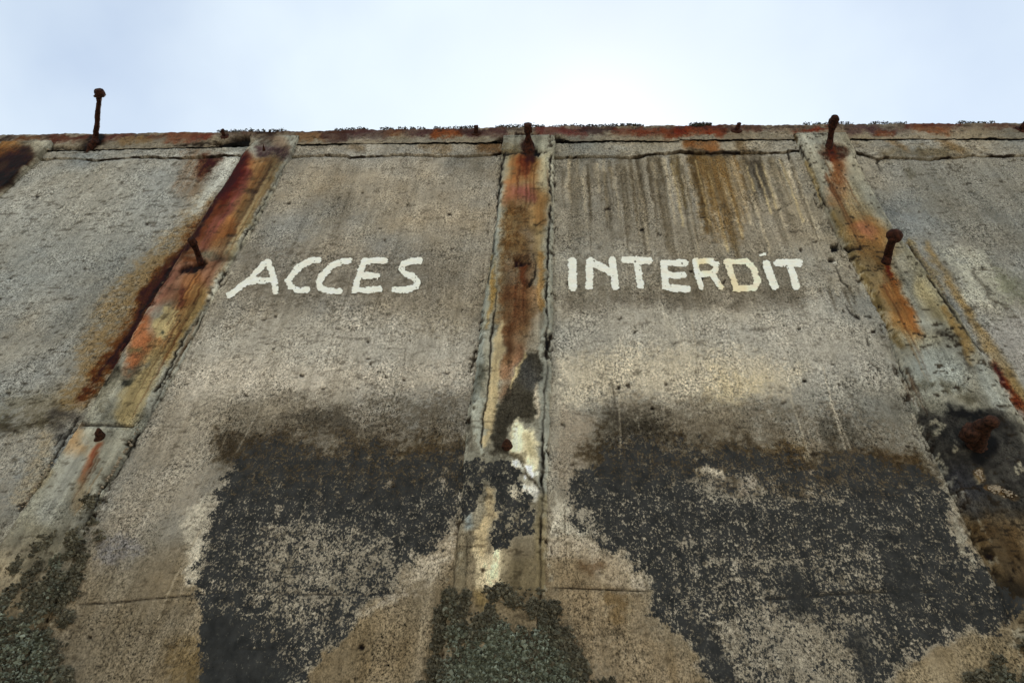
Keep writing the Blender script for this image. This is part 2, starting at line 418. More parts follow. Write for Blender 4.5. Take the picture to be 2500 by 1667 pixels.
# --- bay with ACCES
P(cr('A', (1960, 600), (2352, 600), (2352, 1200), (1700, 1240))+cr('B', (0, 1000), (0, 400)), (124, 114, 99), .4, soft=60, lay=0, k=2)
P(dd((560, 570), (1000, 570), (1080, 640), (1000, 700), (540, 710)), (104, 97, 86), .55, soft=45, lay=0, k=2, brk=.4)
P(dd((450, 760), (600, 730), (1000, 740), (1090, 780), (1075, 880), (800, 890), (430, 900)), (168, 162, 151), .8, soft=70, lay=0, k=2)
P(dd((420, 840), (560, 820), (900, 850), (1070, 830), (1060, 900), (700, 900), (400, 930)), (180, 170, 155), .7, soft=50, lay=0, k=2)
P(dd((400, 900), (520, 940), (500, 1050), (440, 1180), (330, 1200), (250, 1300), (200, 1330), (330, 1000)), (150, 141, 127), .7, soft=40, lay=0, k=2)
P(dd((560, 930), (700, 925), (900, 920), (1060, 910), (1050, 1060), (840, 1070), (560, 1070), (500, 1010)), (98, 90, 78), .75, soft=64, warp=(22, 8), lay=0, k=2, brk=.4, streak=.25)
P(dd((640, 950), (760, 940), (860, 985), (720, 985)), (64, 61, 56), .6, soft=24, lay=0, k=2, brk=.5)
P(dd((560, 1040), (700, 1035), (870, 1050), (1010, 1000), (1020, 1060), (850, 1100), (560, 1090)), (88, 70, 42), .8, soft=26, lay=0, k=2, brk=.3)
P(dd((500, 990), (620, 1000), (600, 1060), (520, 1070)), (60, 56, 50), .7, soft=22, lay=0, k=2, brk=.3)
# light rim and black crust of that bay
P(cr('G', (1590, 60), (1450, 250), (1290, 370), (1240, 500), (1310, 900), (1400, 900), (1480, 300)), (186, 177, 160), .85, soft=14, warp=(9, 6), lay=0, k=2, brk=.4)
P(cr('H', (830, 480), (700, 620), (560, 760), (400, 900), (300, 1010), (120, 1140), (260, 1100), (480, 960), (640, 900), (800, 700)), (176, 165, 148), .8, soft=16, warp=(10, 6), lay=0, k=2, brk=.4)
P(dd((520, 1010), (700, 1015), (900, 1020), (1080, 1000), (1090, 1090), (800, 1110), (540, 1110)), (74, 64, 50), .6, soft=60, warp=(34, 8), lay=0, k=2, brk=.5)
P(dd((620, 930), (900, 930), (1060, 920), (1070, 1000), (700, 1010)), (84, 77, 66), .55, soft=60, warp=(24, 8), lay=0, k=2, brk=.5, streak=.3)
BL = dd((540, 1055), (500, 1095), (484, 1150), (458, 1225), (472, 1262), (455, 1300), (470, 1345), (448, 1366), (472, 1400), (466, 1480), (455, 1640), (640, 1640), (705, 1550), (742, 1500), (785, 1470), (830, 1425), (850, 1385), (905, 1350), (915, 1312), (955, 1300), (985, 1262), (1030, 1222), (1062, 1180), (1085, 1130), (1095, 1050), (1000, 1040), (850, 1045), (650, 1030))
P(BL, (146, 138, 124), .85, soft=10, warp=(9, 7), lay=0, k=2)
P(dd((500, 1000), (700, 1010), (900, 1010), (1090, 990), (1095, 1110), (900, 1140), (700, 1120), (520, 1130)), (74, 65, 52), .8, soft=44, warp=(30, 9), lay=0, k=2)
P(dd((560, 985), (700, 1000), (900, 1000), (1090, 970), (1090, 1080), (540, 1080)), None, 1, soft=46, warp=(34, 10), lay=0, k=2, lich=.46, brk=.3)
P(BL, None, 1, soft=20, warp=(19, 10), lay=0, k=2, lich=.85)
P(dd((560, 1030), (900, 1040), (1090, 1060), (1060, 1130), (700, 1120), (540, 1110)), None, .8, soft=26, lay=0, k=2, lich=.68, brk=.3)
P(dd((620, 1190), (760, 1200), (900, 1250), (930, 1290), (820, 1390), (640, 1420), (560, 1360), (580, 1250)), None, .9, soft=52, warp=(24, 10), lay=0, k=2, lich=.50, brk=.3)
P(dd((480, 1400), (540, 1420), (560, 1500), (680, 1540), (600, 1640), (460, 1640)), (52, 54, 54), .8, soft=26, lay=0, k=2)
P(dd((470, 1380), (560, 1430), (640, 1500), (560, 1640), (455, 1640)), None, .9, soft=26, lay=0, k=2, lich=.97)
P(dd((700, 1420), (830, 1420), (740, 1510), (560, 1640), (640, 1480)), None, .8, soft=14, lay=0, k=2, lich=.72, brk=.3)
P(dd((690, 1130), (1040, 1110), (1020, 1180), (960, 1230), (820, 1190), (520, 1190), (500, 1140)), None, .7, soft=22, lay=0, k=2, lich=.86)
for c_ in ((1020, 1112, 13), (958, 1275, 12), (1040, 1130, 10), (640, 1150, 8), (885, 1105, 10), (1062, 1205, 9)):
    P(dd(c_[:2], (c_[0]+6, c_[1]+4)), (160, 150, 136), .7, w=c_[2]*.6, soft=7, warp=(12, 10), lay=0, k=2, lich=.3)
P(dd((230, 1240), (300, 1225), (330, 1260), (270, 1300), (220, 1290)), (112, 110, 112), .65, soft=30, lay=0, k=2)
P(dd((380, 1480), (460, 1460), (470, 1640), (380, 1640)), (128, 104, 66), .6, soft=40, lay=0, k=2)
P(dd((180, 1440), (330, 1400), (320, 1640), (150, 1640)), (118, 108, 92), .5, soft=50, lay=0, k=2)
# --- bay with INTERDIT
P(cr('B', (1510, 400), (2352, 400))+cr('C', (700, 380), (860, 900), (600, 1060), (0, 1060))+cr('B', (1500, 1000)), (122, 114, 101), .5, soft=40, lay=0, k=3)
for i_ in range(96):                                    # run-off streaks below the lintel band
    x_ = 1375+i_*5.9+rng.normal()*5; ln = rng.uniform(40, 190)*(1.25 if 1500 < x_ < 1860 else .8)
    sl_ = (x_-1360)/1460.
    y_ = 385+rng.uniform(0, 50)
    dk = rng.random() < .56
    c_ = (74, 66, 53) if dk else (182, 169, 145)
    P([(x_+sl_*(y_-385), y_), (x_+sl_*(y_+ln-385), y_+ln)], c_, rng.uniform(.4, .85), w=[rng.uniform(1.5, 5.5), 1.0], soft=4.5, warp=(2, 2), lay=0, k=3, brk=.35, src='hi')
for (x_, y_, ln, wd, c_, a_) in ((1600, 390, 230, 16, (92, 83, 68), .55), (1520, 390, 160, 16, (98, 90, 76), .5), (1740, 390, 230, 15, (88, 74, 50), .55), (1400, 390, 130, 14, (100, 92, 78), .5), (1880, 395, 170, 13, (92, 85, 72), .5), (1690, 385, 180, 14, (70, 56, 34), .8), (1716, 385, 130, 12, (92, 72, 40), .7), (1838, 395, 90, 12, (58, 52, 44), .8), (1815, 390, 110, 8, (64, 58, 48), .7), (1852, 400, 80, 6, (60, 54, 46), .7), (1765, 385, 140, 8, (96, 86, 66), .6), (1648, 385, 120, 9, (100, 84, 54), .6), (1560, 380, 90, 8, (84, 78, 68), .55), (1445, 385, 70, 10, (88, 82, 72), .5)):
    sl_ = (x_-1360)/1460.
    P([(x_, y_), (x_+sl_*ln, y_+ln)], c_, a_, w=[wd, wd*.4], soft=8, warp=(3, 3), lay=0, k=3, brk=.35, src='hi')
for (x_, y_, ln, wd) in ((1728, 420, 190, 4.5), (1770, 425, 150, 4), (1843, 400, 120, 3.4), (1822, 405, 60, 3), (1860, 400, 110, 2.5), (1697, 390, 160, 3), (1905, 390, 150, 3.5), (1640, 400, 150, 3)):
    sl_ = (x_-1360)/1460.
    P([(x_, y_), (x_+sl_*ln, y_+ln)], (182, 166, 132), .8, w=[1.6, wd], soft=3, warp=(2, 1.5), lay=0, k=3, brk=.25, src='hi')
for i_ in range(40):                                    # short dark runs below the painted letters
    x_ = 1395+i_*14.2+rng.normal()*5; sl_ = (x_-1360)/1460.; ln = rng.uniform(15, 60)
    P([(x_+sl_*320, 705), (x_+sl_*(320+ln), 705+ln)], (76, 69, 58) if rng.random() < .7 else (170, 160, 142), rng.uniform(.4, .8), w=[rng.uniform(3, 8), 1.5], soft=5, warp=(3, 2), lay=0, k=3, brk=.5, src='hi')
P(dd((1590, 350), (1700, 350), (1720, 450), (1700, 560), (1620, 540)), (132, 98, 52), .8, soft=30, lay=0, k=3, streak=.6)
P(dd((1290, 690), (1440, 680), (1600, 690), (1850, 690), (1980, 720), (2040, 880), (1850, 900), (1550, 930), (1290, 930)), (168, 162, 151), .65, soft=70, lay=0, k=3)
P(dd((1290, 670), (1500, 670), (1860, 660), (1840, 710), (1500, 710), (1300, 720)), (94, 87, 76), .6, soft=22, lay=0, k=3, brk=.5)
P(dd((1320, 590), (1840, 590), (1850, 680), (1310, 680)), (104, 97, 85), .5, soft=26, lay=0, k=3, brk=.4)
P(dd((1290, 830), (1450, 800), (1650, 800), (1850, 850), (1800, 910), (1560, 920), (1290, 920)), (184, 173, 153), .8, soft=50, lay=0, k=3)
P(dd((1640, 850), (1760, 870), (1700, 930), (1620, 920)), (192, 176, 142), .5, soft=44, lay=0, k=3)
P(dd((1510, 700), (1580, 800), (1650, 900)), (186, 178, 162), .6, w=[2, 7, 3], soft=8, lay=0, k=3)
P(dd((1285, 930), (1360, 960), (1350, 1080), (1300, 1130), (1270, 1090)), (150, 138, 122), .7, soft=22, lay=0, k=3)
P(dd((1400, 920), (1600, 925), (1800, 925), (1960, 930), (2090, 1000), (2130, 1090), (1900, 1090), (1600, 1060), (1380, 1040), (1370, 960)), (100, 91, 78), .75, soft=64, warp=(22, 8), lay=0, k=3, brk=.4, streak=.25)
P(dd((1420, 960), (1520, 970), (1560, 1060), (1400, 1050)), (60, 57, 52), .7, soft=26, lay=0, k=3, brk=.4)
P(dd((1880, 960), (1960, 960), (2000, 1050), (1900, 1060)), (70, 68, 62), .6, soft=22, lay=0, k=3, brk=.4)
P(dd((1700, 1030), (1840, 1010), (1870, 1080), (1750, 1090)), (112, 92, 60), .7, soft=24, lay=0, k=3, brk=.3)
P(dd((1980, 1030), (2110, 1050), (2150, 1110), (2060, 1130), (2000, 1090)), (88, 68, 42), .9, soft=20, lay=0, k=3, brk=.3)
P(cr('H', (1440, 560), (1700, 560), (1960, 690), (2130, 900), (2100, 960), (1850, 900), (1700, 720), (1440, 700)), (178, 167, 150), .85, soft=16, warp=(10, 6), lay=0, k=3, brk=.35)
P(cr('H', (1480, 280), (1620, 330), (1720, 380), (1740, 540), (1480, 540)), (190, 182, 166), .85, soft=10, warp=(10, 6), lay=0, k=3)
P(dd((1370, 990), (1600, 1000), (1850, 1010), (2080, 1030), (2140, 1110), (1850, 1110), (1600, 1090), (1360, 1090)), (74, 64, 50), .6, soft=60, warp=(34, 8), lay=0, k=3, brk=.5)
P(dd((1390, 940), (1540, 950), (1560, 1040), (1380, 1060)), (60, 56, 48), .6, soft=36, lay=0, k=3, brk=.3)
BR = dd((1320, 1085), (1290, 1105), (1282, 1140), (1305, 1160), (1290, 1195), (1335, 1205), (1365, 1215), (1400, 1262), (1450, 1285), (1480, 1330), (1500, 1352), (1498, 1390), (1560, 1450), (1590, 1490), (1630, 1568), (1660, 1650), (2000, 1650), (2055, 1560), (2100, 1520), (2150, 1495), (2230, 1455), (2260, 1470), (2330, 1420), (2352, 1380), (2300, 1340), (2250, 1275), (2205, 1220), (2195, 1160), (2130, 1100), (2000, 1060), (1900, 1050), (1850, 1080), (1780, 1050), (1600, 1035), (1450, 1000), (1370, 1050))
P(BR, (146, 138, 124), .85, soft=10, warp=(9, 7), lay=0, k=3)
P(dd((1340, 1010), (1500, 1000), (1600, 1020), (1850, 1030), (2080, 1040), (2180, 1130), (1950, 1130), (1700, 1110), (1450, 1120), (1320, 1100)), (74, 65, 52), .8, soft=44, warp=(30, 9), lay=0, k=3)
P(dd((1400, 960), (1540, 985), (1700, 1010), (1850, 1005), (2060, 1040), (2130, 1110), (1400, 1090)), None, 1, soft=46, warp=(34, 10), lay=0, k=3, lich=.46, brk=.3)
P(BR, None, 1, soft=20, warp=(19, 10), lay=0, k=3, lich=.85)
P(BR, None, 1, soft=9, warp=(9, 7), lay=1, k=3, lich=.86)
P(dd((1380, 1000), (1600, 1030), (1850, 1060), (2050, 1080), (2120, 1130), (1900, 1120), (1600, 1110), (1400, 1080)), None, .8, soft=28, lay=0, k=3, lich=.66, brk=.3)
P(dd((1590, 1090), (1680, 1080), (1800, 1110), (1960, 1090), (1930, 1150), (1700, 1160), (1600, 1150)), None, .8, soft=24, lay=0, k=3, lich=.5, brk=.4)
P(dd((1560, 1260), (1750, 1240), (2000, 1250), (2100, 1330), (2080, 1400), (1900, 1360), (1700, 1380), (1560, 1400)), None, .85, soft=56, warp=(26, 10), lay=0, k=3, lich=.66, brk=.3)
P(dd((1660, 1400), (1800, 1390), (2000, 1430), (2030, 1500), (1950, 1650), (1700, 1650), (1660, 1520)), None, .95, soft=62, warp=(26, 10), lay=0, k=3, lich=.40, brk=.35)
P(dd((1300, 1165), (1360, 1170), (1400, 1240), (1340, 1200)), None, .9, soft=8, warp=(9, 7), lay=0, k=3, lich=.45)
P(dd((1700, 1170), (2000, 1160), (2150, 1200), (2160, 1250), (1900, 1235), (1660, 1240), (1500, 1200)), None, .6, soft=24, lay=0, k=3, lich=.86)
P(dd((1620, 1080), (1650, 1092)), (186, 176, 158), .9, w=10, soft=10, warp=(9, 8), lay=0, k=3, lich=.15)
for c_ in ((1712, 1112, 16), (1860, 1075, 9), (2150, 1125, 8), (1560, 1260, 8), (1580, 1225, 10), (2200, 1200, 12), (2170, 1450, 12), (1605, 1540, 12), (2090, 1500, 16)):
    P(dd(c_[:2], (c_[0]+8, c_[1]+5)), (160, 150, 136), .7, w=c_[2]*.6, soft=9, warp=(12, 10), lay=0, k=3, lich=.3)
for c_ in (((2060, 1300), 34), ((1980, 1470), 26), ((1660, 1520), 22), ((1820, 1330), 24), ((1620, 1440), 16)):
    P(dd(c_[0], (c_[0][0]+14, c_[0][1]+60)), (50, 51, 51), .6, w=c_[1], soft=16, warp=(10, 8), lay=0, k=3, lich=.86)
P(dd((1290, 1260), (1420, 1270), (1480, 1400), (1600, 1568), (1600, 1650), (1300, 1650)), (140, 122, 98), .4, soft=50, lay=0, k=3)
P(cr('H', (1690, 760), (1800, 770), (1750, 800)), (96, 78, 60), .7, w=12, soft=16, lay=0, k=3)
P(cr('H', (1880, 1000), (1960, 1020), (1920, 1130)), (138, 110, 72), .5, w=14, soft=22, lay=0, k=3)
P(dd((2230, 1470), (2352, 1440), (2400, 1640), (2040, 1640), (2100, 1530)), (150, 136, 112), .5, soft=30, lay=0)
# --- far right bay
P(dd((2060, 360), (2500, 350), (2500, 560), (2250, 560), (2120, 480)), (122, 118, 108), .5, soft=40, lay=0, k=4)
P(dd((2160, 560), (2260, 580), (2320, 660), (2300, 720), (2210, 690)), (176, 173, 158), .7, soft=30, lay=0, k=4, brk=.3)
P(dd((2280, 610), (2352, 640), (2420, 700), (2300, 700)), (96, 98, 78), .5, soft=30, lay=0, k=4, brk=.4)
P(dd((2240, 760), (2352, 720), (2500, 900), (2352, 860)), (158, 153, 147), .6, soft=26, lay=0, k=4)
P(dd((2240, 620), (2270, 670), (2285, 700)), (70, 66, 58), .7, w=[3, 5, 2], soft=7, lay=0, k=4)
P(dd((2130, 560), (2200, 680), (2290, 830), (2352, 920)), (160, 128, 76), .8, w=[4, 9, 15, 20], soft=9, lay=0, k=4, brk=.35)
P(cr('F', (2130, 520), (2190, 620), (2260, 720), (2352, 830), (2500, 1000)), (112, 50, 22), .95, w=[3, 9, 11, 14, 18], soft=7, lay=0, k=4, brk=.3)
P(cr('F', (2150, 540), (2200, 650)), (60, 18, 16), .9, w=[3, 7], soft=5, lay=0, k=4)
P(dd((2330, 960), (2420, 940), (2500, 1300), (2352, 1280)), (60, 48, 38), .8, soft=26, lay=0, k=4, brk=.3)
P(cr('C', (1540, 460), (1590, 510)), (84, 80, 68), .7, w=5, soft=6, lay=0, k=4)
# --- lintel band and coping
P(cr('C', (20, 250), (260, 250), (300, 335), (40, 335)), (146, 92, 48), .85, soft=10, lay=0, brk=.25)
P(cr('C', (390, 250), (450, 330)), (96, 78, 54), .6, w=10, soft=8, lay=0)
P(cr('C', (1780, 250), (1900, 320)), (142, 104, 58), .6, w=10, soft=10, lay=0)
P(cr('C', (1440, 250), (1530, 320)), (150, 112, 66), .5, w=9, soft=10, lay=0)
P(cr('C', (1400, 350), (1950, 340)), (84, 72, 50), .6, w=14, soft=10, lay=0, brk=.5)
P(cr('C', (90, 344), (570, 346)), (62, 56, 46), .7, w=5, soft=5, lay=0)
P(cr('B', (1000, 285), (1130, 320)), (92, 66, 40), .7, w=16, soft=12, lay=0)
P(cr('B', (600, 290), (760, 300)), (132, 104, 68), .5, w=14, soft=14, lay=0)
P(cr('B', (100, 300), (180, 320)), (92, 78, 60), .6, w=7, soft=9, lay=0)
P([(-200, 345), (300, 335), (900, 324), (1280, 319), (1800, 316), (2700, 310)], (84, 66, 58), .5, w=7, soft=7, lay=2, brk=.6, src='lo')
P([(0, 338), (600, 326), (1280, 314), (1800, 309), (2600, 303)], (58, 46, 42), .7, w=3, soft=4, warp=(5, 3), lay=2, brk=.7)
for q, c_, a_ in (((0, 195, 1150, 205), (74, 52, 50), .85), ((1400, 190, 1700, 200), (92, 50, 46), .8), ((1700, 180, 1900, 190), (60, 46, 44), .7), ((1930, 200, 2360, 205), (96, 50, 36), .8)):
    P(cr('B', q[:2], q[2:]), c_, a_, w=10, soft=8, lay=2, brk=.4, src='md')
for q, c_, a_, w_ in (((690, 215, 840, 215), (150, 82, 40), .85, 9), ((330, 225, 430, 215), (140, 88, 50), .6, 8), ((2230, 200, 2290, 215), (120, 62, 34), .6, 8), ((860, 195, 980, 195), (60, 44, 42), .7, 6), ((20, 240, 340, 240), (66, 52, 52), .6, 7)):
    P(cr('B', q[:2], q[2:]), c_, a_, w=w_, soft=7, lay=2, brk=.3)
for q, c_, a_, w_ in (((0, 195, 270, 190), (136, 58, 30), .95, 13), ((0, 160, 420, 165), (62, 40, 38), .8, 6), ((800, 190, 1020, 175), (124, 46, 26), .95, 4), ((1150, 190, 1460, 195), (74, 56, 56), .85, 9), ((1360, 205, 1450, 205), (132, 72, 40), .8, 7), ((1530, 160, 1900, 155), (84, 48, 40), .85, 6), ((1600, 185, 1820, 200), (138, 78, 44), .8, 9), ((2080, 165, 2352, 165), (80, 52, 40), .75, 5), ((420, 190, 560, 180), (80, 54, 46), .7, 6)):
    P(cr('C', q[:2], q[2:]), c_, a_, w=w_, soft=6, lay=2, brk=.3)
for q, c_, a_, w_ in (((360, 445, 620, 430), (80, 40, 28), .8, 5), ((700, 440, 900, 425), (92, 54, 44), .7, 6), ((820, 470, 1010, 445), (150, 112, 66), .7, 7), ((1150, 440, 1420, 430), (140, 76, 50), .85, 9), ((1030, 415, 1200, 400), (104, 68, 50), .7, 5), ((1300, 450, 1440, 430), (96, 56, 46), .7, 8), ((120, 455, 260, 445), (128, 80, 40), .7, 6), ((0, 450, 60, 440), (60, 48, 40), .7, 8), ((1660, 385, 2352, 385), (70, 48, 40), .7, 6), ((2050, 430, 2200, 440), (146, 104, 66), .7, 10), ((2220, 440, 2352, 430), (66, 46, 42), .8, 9)):
    P(cr('A', q[:2], q[2:]), c_, a_, w=w_, soft=6, lay=2, brk=.3)
P(cr('A', (1780, 390), (1840, 420)), (48, 36, 30), .8, w=16, soft=8, lay=None, brk=.4, src='hi')
P(cr('A', (1440, 486), (1530, 462), (1600, 436), (1710, 420), (1690, 490), (1560, 492)), (18, 14, 12), 1., soft=4, warp=(3, 3), lay=2, h=-.04)  # broken coping notches by the pilasters: shade in the recess painted near-black
P(cr('A', (350, 470), (380, 500), (640, 505), (600, 515), (350, 515)), (22, 18, 15), .95, soft=4, warp=(3, 3), lay=2, h=-.03)
P(cr('B', (1090, 256), (1148, 232), (1148, 268)), (18, 14, 12), 1., soft=3, warp=(2, 2), lay=2, h=-.03)
P(cr('B', (1497, 232), (1570, 258), (1497, 268)), (18, 14, 12), 1., soft=3, warp=(2, 2), lay=2, h=-.03)
P(cr('A', (1200, 492), (1500, 476)), (40, 33, 27), .9, w=4, soft=4, warp=(3, 3), lay=2, brk=.6, src='hi', h=-.01)
P(cr('A', (585, 500), (640, 460), (680, 435)), (20, 14, 11), .95, w=[7, 13, 10], soft=8, warp=(5, 4))
P(cr('A', (560, 480), (700, 460)), (50, 40, 32), .6, w=7, soft=7, warp=(6, 4), lay=2)
COL[UNDER] = (20, 18, 16); H[UNDER] = 0  # painted underside shade and dirt set again over the strokes
# --- left pilaster, top to bottom
s1 = dict(lay=1, k=1)
P(cr('A', (1640, 440), (2040, 420), (1960, 560), (1640, 560)), (150, 150, 142), .6, soft=14, grain=.6, **s1)
P(cr('A', (1880, 440), (1930, 500)), (150, 112, 84), .5, w=18, soft=12, **s1)
P(cr('A', (1740, 390), (1830, 440), (1780, 480)), (66, 54, 46), .7, w=14, soft=8, brk=.4, src='hi', **s1)
P(cr('A', (1800, 540), (1920, 550), (1840, 590)), (64, 48, 50), .85, w=16, soft=9, brk=.4, src='hi', h=-.004, **s1)
P(cr('A', (1640, 590), (1860, 590), (1780, 740), (1600, 1060), (1540, 1190), (1330, 1190), (1260, 1230), (1520, 760)), (170, 118, 70), .85, soft=12, grain=.2, **s1)
P(cr('A', (1860, 620), (1800, 780), (1690, 960), (1560, 1200)), (162, 138, 92), .7, w=[18, 20, 22, 24], soft=18, grain=.2, **s1)
P(cr('A', (1660, 590), (1600, 700), (1500, 850), (1400, 1010), (1310, 1140)), (112, 46, 24), .92, w=[22, 30, 27, 22, 14], soft=16, grain=.25, streak=.25, **s1)
P(cr('A', (1650, 590), (1580, 720), (1510, 830)), (62, 22, 16), .85, w=[18, 18, 8], soft=14, **s1)
P(cr('A', (1700, 640), (1640, 790), (1560, 930), (1470, 1060), (1380, 1190)), (112, 66, 68), .75, w=[6, 10, 12, 14, 12], soft=10, streak=.3, **s1)
P(cr('A', (1600, 1000), (1480, 1180)), (182, 112, 62), .7, w=[12, 20], soft=16, **s1)
P(cr('A', (1520, 760), (1430, 920), (1330, 1080), (1200, 1260), (1100, 1420))+cr('D', (1040, 60), (940, 210), (820, 410), (700, 580), (560, 780)), (50, 24, 14), .92, w=[3, 6, 8, 8, 9, 9, 11, 12, 12, 5], soft=6, brk=.3, src='hi', h=-.005, **s1)
P(cr('A', (1640, 1170), (1560, 1330), (1450, 1500)), (150, 144, 124), .8, w=[14, 26, 22], soft=16, grain=.6, **s1)
P(cr('A', (1230, 1250), (1540, 1230), (1420, 1568), (1010, 1568)), (162, 104, 76), .75, soft=16, grain=.2, **s1)
P(cr('A', (1200, 1340), (1060, 1540))+cr('D', (980, 160), (940, 260)), (146, 94, 78), .8, w=[10, 16, 16, 10], soft=14, **s1)
P(cr('A', (1330, 1400), (1250, 1560))+cr('D', (1180, 200), (1060, 400)), (184, 120, 64), .8, w=[16, 20, 18, 22], soft=14, streak=.4, **s1)
P(cr('D', (1380, 40), (1280, 250), (1150, 450)), (164, 134, 84), .85, w=[22, 26, 20], soft=14, **s1)
P(cr('D', (980, 250), (960, 420), (880, 560)), (182, 106, 64), .85, w=[18, 28, 12], soft=14, **s1)
P(cr('D', (1220, 120), (1250, 20)), (124, 66, 52), .7, w=[5, 9], soft=6, **s1)
P(cr('D', (1150, 190), (1110, 260), (1100, 320)), (166, 152, 116), .9, w=[22, 24, 14], soft=5, **s1)
P(cr('D', (1060, 460), (980, 640), (860, 880)), (172, 150, 104), .85, w=[22, 30, 26], soft=16, **s1)
P(cr('D', (880, 600), (760, 620), (700, 760), (740, 880)), (98, 94, 82), .75, w=[14, 22, 26, 14], soft=12, brk=.6, src='hi', **s1)
P(cr('D', (860, 645), (880, 650)), (42, 42, 38), .9, w=9, soft=5, brk=.3, src='hi', **s1)
P(cr('D', (800, 560), (720, 640), (740, 600)), (52, 48, 40), .85, w=9, soft=6, brk=.5, src='hi', **s1)
P(cr('D', (890, 560), (1010, 530)), (112, 106, 92), .9, w=8, soft=5, brk=.3, src='hi', **s1)
P(cr('D', (900, 430), (950, 430)), (92, 88, 66), .8, w=8, soft=6, brk=.3, src='hi', **s1)
P(cr('D', (1100, 322), (1106, 324)), (70, 72, 62), .9, w=5, soft=3, **s1)
for q in ((1720, 800), (1580, 1108)):                  # shallow oval spalls
    P(cr('A', (q[0]-26, q[1]), (q[0]+26, q[1])), (70, 64, 56), .9, w=5.5, soft=3, warp=(3, 2), h=-.006, brk=.2, src='hi', **s1)
P(cr('A', (1220, 1180), (1400, 1190), (1370, 1290), (1220, 1290)), (112, 62, 30), .8, soft=8, brk=.5, src='hs', h=-.004, grain=.9, **s1)
P(cr('A', (1240, 1345), (1330, 1335), (1400, 1295)), (36, 22, 16), .97, w=[6, 9, 6], soft=4, h=-.012, **s1)
P(cr('A', (1420, 1235), (1540, 1265)), (56, 50, 42), .9, w=[10, 7], soft=5, brk=.5, src='hi', h=-.006, **s1)
P(cr('A', (1400, 1240), (1560, 1170)), (142, 134, 114), .6, w=16, soft=14, grain=1, brk=.3, **s1)
# right-hand mortar fillet of the left pilaster
P(cr('A', (2010, 470), (1900, 700), (1740, 1000), (1560, 1330))+cr('D', (1450, 60), (1210, 500), (1020, 850)), (152, 151, 142), .8, w=[7, 7, 6, 7, 9, 15, 14], soft=6, grain=.5, **s1)
crack(cr('A', (2040, 470), (1960, 600), (1840, 810), (1740, 1000), (1620, 1220), (1500, 1430)), 1.6, .008, lay=1, k=1)
crack(cr('D', (1420, 90), (1330, 250), (1230, 400), (1130, 600), (1060, 720)), 2.4, .01, lay=1, k=1, brk=.5, warp=(8, 6))
crack(cr('D', (1460, 40), (1340, 300), (1200, 520), (1090, 730), (1010, 900)), 1.3, .006, lay=1, k=1)
P(cr('D', (560, 930), (520, 900), (380, 890), (420, 1010)), (70, 66, 62), .75, w=16, soft=12, brk=.5, src='hi')
crack(cr('D', (560, 942), (700, 945), (910, 952)), 2.0, .01, warp=(1.5, 1), lay=1, k=1, brk=.15)
P(cr('D', (540, 960), (920, 970), (640, 1500), (250, 1450)), (146, 142, 128), .8, soft=14, grain=.25, **s1)
P(cr('D', (530, 990), (480, 1100), (560, 1090)), (176, 136, 92), .75, w=[16, 18, 12], soft=16, **s1)
P(cr('D', (690, 1080), (610, 1180), (550, 1320)), (178, 108, 72), .85, w=[6, 8, 6], soft=8, **s1)
P(cr('D', (680, 1090), (600, 1230)), (146, 82, 62), .6, w=4, soft=4, **s1)
P(cr('D', (560, 1330), (520, 1500)), (160, 132, 96), .5, w=14, soft=14, **s1)
P(cr('D', (580, 1050), (590, 1055)), (140, 136, 124), .8, w=8, soft=3, h=-.004, **s1)
P(cr('D', (500, 1180), (400, 1400), (300, 1568)), (152, 152, 146), .5, w=24, soft=24, **s1)
crack(cr('D', (520, 920), (440, 1050), (350, 1200), (250, 1370), (130, 1530)), 2.4, .009, warp=(8, 6), brk=.4)
crack(cr('D', (960, 990), (890, 1100), (800, 1260))+cr('G', (720, 220), (640, 380), (560, 520)), 2.6, .01, warp=(8, 6), brk=.4)
crack(cr('D', (420, 1010), (380, 1080)), 2., .006, warp=(6, 5))
P(cr('D', (330, 1250), (280, 1330), (220, 1400)), (168, 148, 112), .6, w=7, soft=8)
P(cr('G', (200, 480), (330, 560), (420, 640), (150, 760)), (118, 112, 96), .6, w=20, soft=20, brk=.4, **s1)
# --- middle pilaster
s2 = dict(lay=1, k=2)
P(cr('B', (1190, 360), (1450, 360), (1440, 800), (1380, 1100), (1150, 1000), (1160, 600)), (166, 140, 96), .8, soft=12, grain=.2, **s2)
P(cr('B', (1220, 360), (1330, 360), (1350, 480), (1200, 560), (1180, 640)), (172, 106, 60), .85, soft=16, brk=.15, grain=.2, **s2)
P(cr('B', (1370, 420), (1400, 800)), (176, 120, 66), .6, w=16, soft=16, **s2)
P(cr('B', (1180, 560), (1340, 560), (1350, 680), (1160, 690)), (166, 106, 80), .85, soft=14, grain=.3, **s2)
P(cr('B', (1270, 600), (1310, 650)), (138, 84, 86), .5, w=14, soft=16, **s2)
P(cr('B', (1280, 360), (1340, 370), (1320, 500), (1270, 500), (1255, 420)), (88, 44, 28), .85, soft=8, brk=.3, src='hi', **s2)
P(cr('B', (1300, 300), (1330, 370)), (48, 26, 16), .85, w=10, soft=9, **s2)
P(cr('B', (1400, 300), (1440, 380), (1420, 560)), (160, 158, 140), .6, w=16, soft=14, **s2)
P(cr('B', (1170, 700), (1330, 720), (1360, 900), (1370, 1080), (1350, 1240), (1300, 1568), (1110, 1568), (1120, 1100), (1140, 860)), (112, 84, 54), .88, soft=10, warp=(7, 6), brk=.45, src='hi', grain=1., **s2)
P(cr('B', (1190, 720), (1290, 780), (1270, 900), (1180, 960)), (84, 62, 38), .6, w=16, soft=18, brk=.5, src='hi', **s2)
P(cr('B', (1300, 880), (1350, 950), (1330, 1060)), (140, 130, 114), .6, w=12, soft=10, brk=.5, src='hi', **s2)
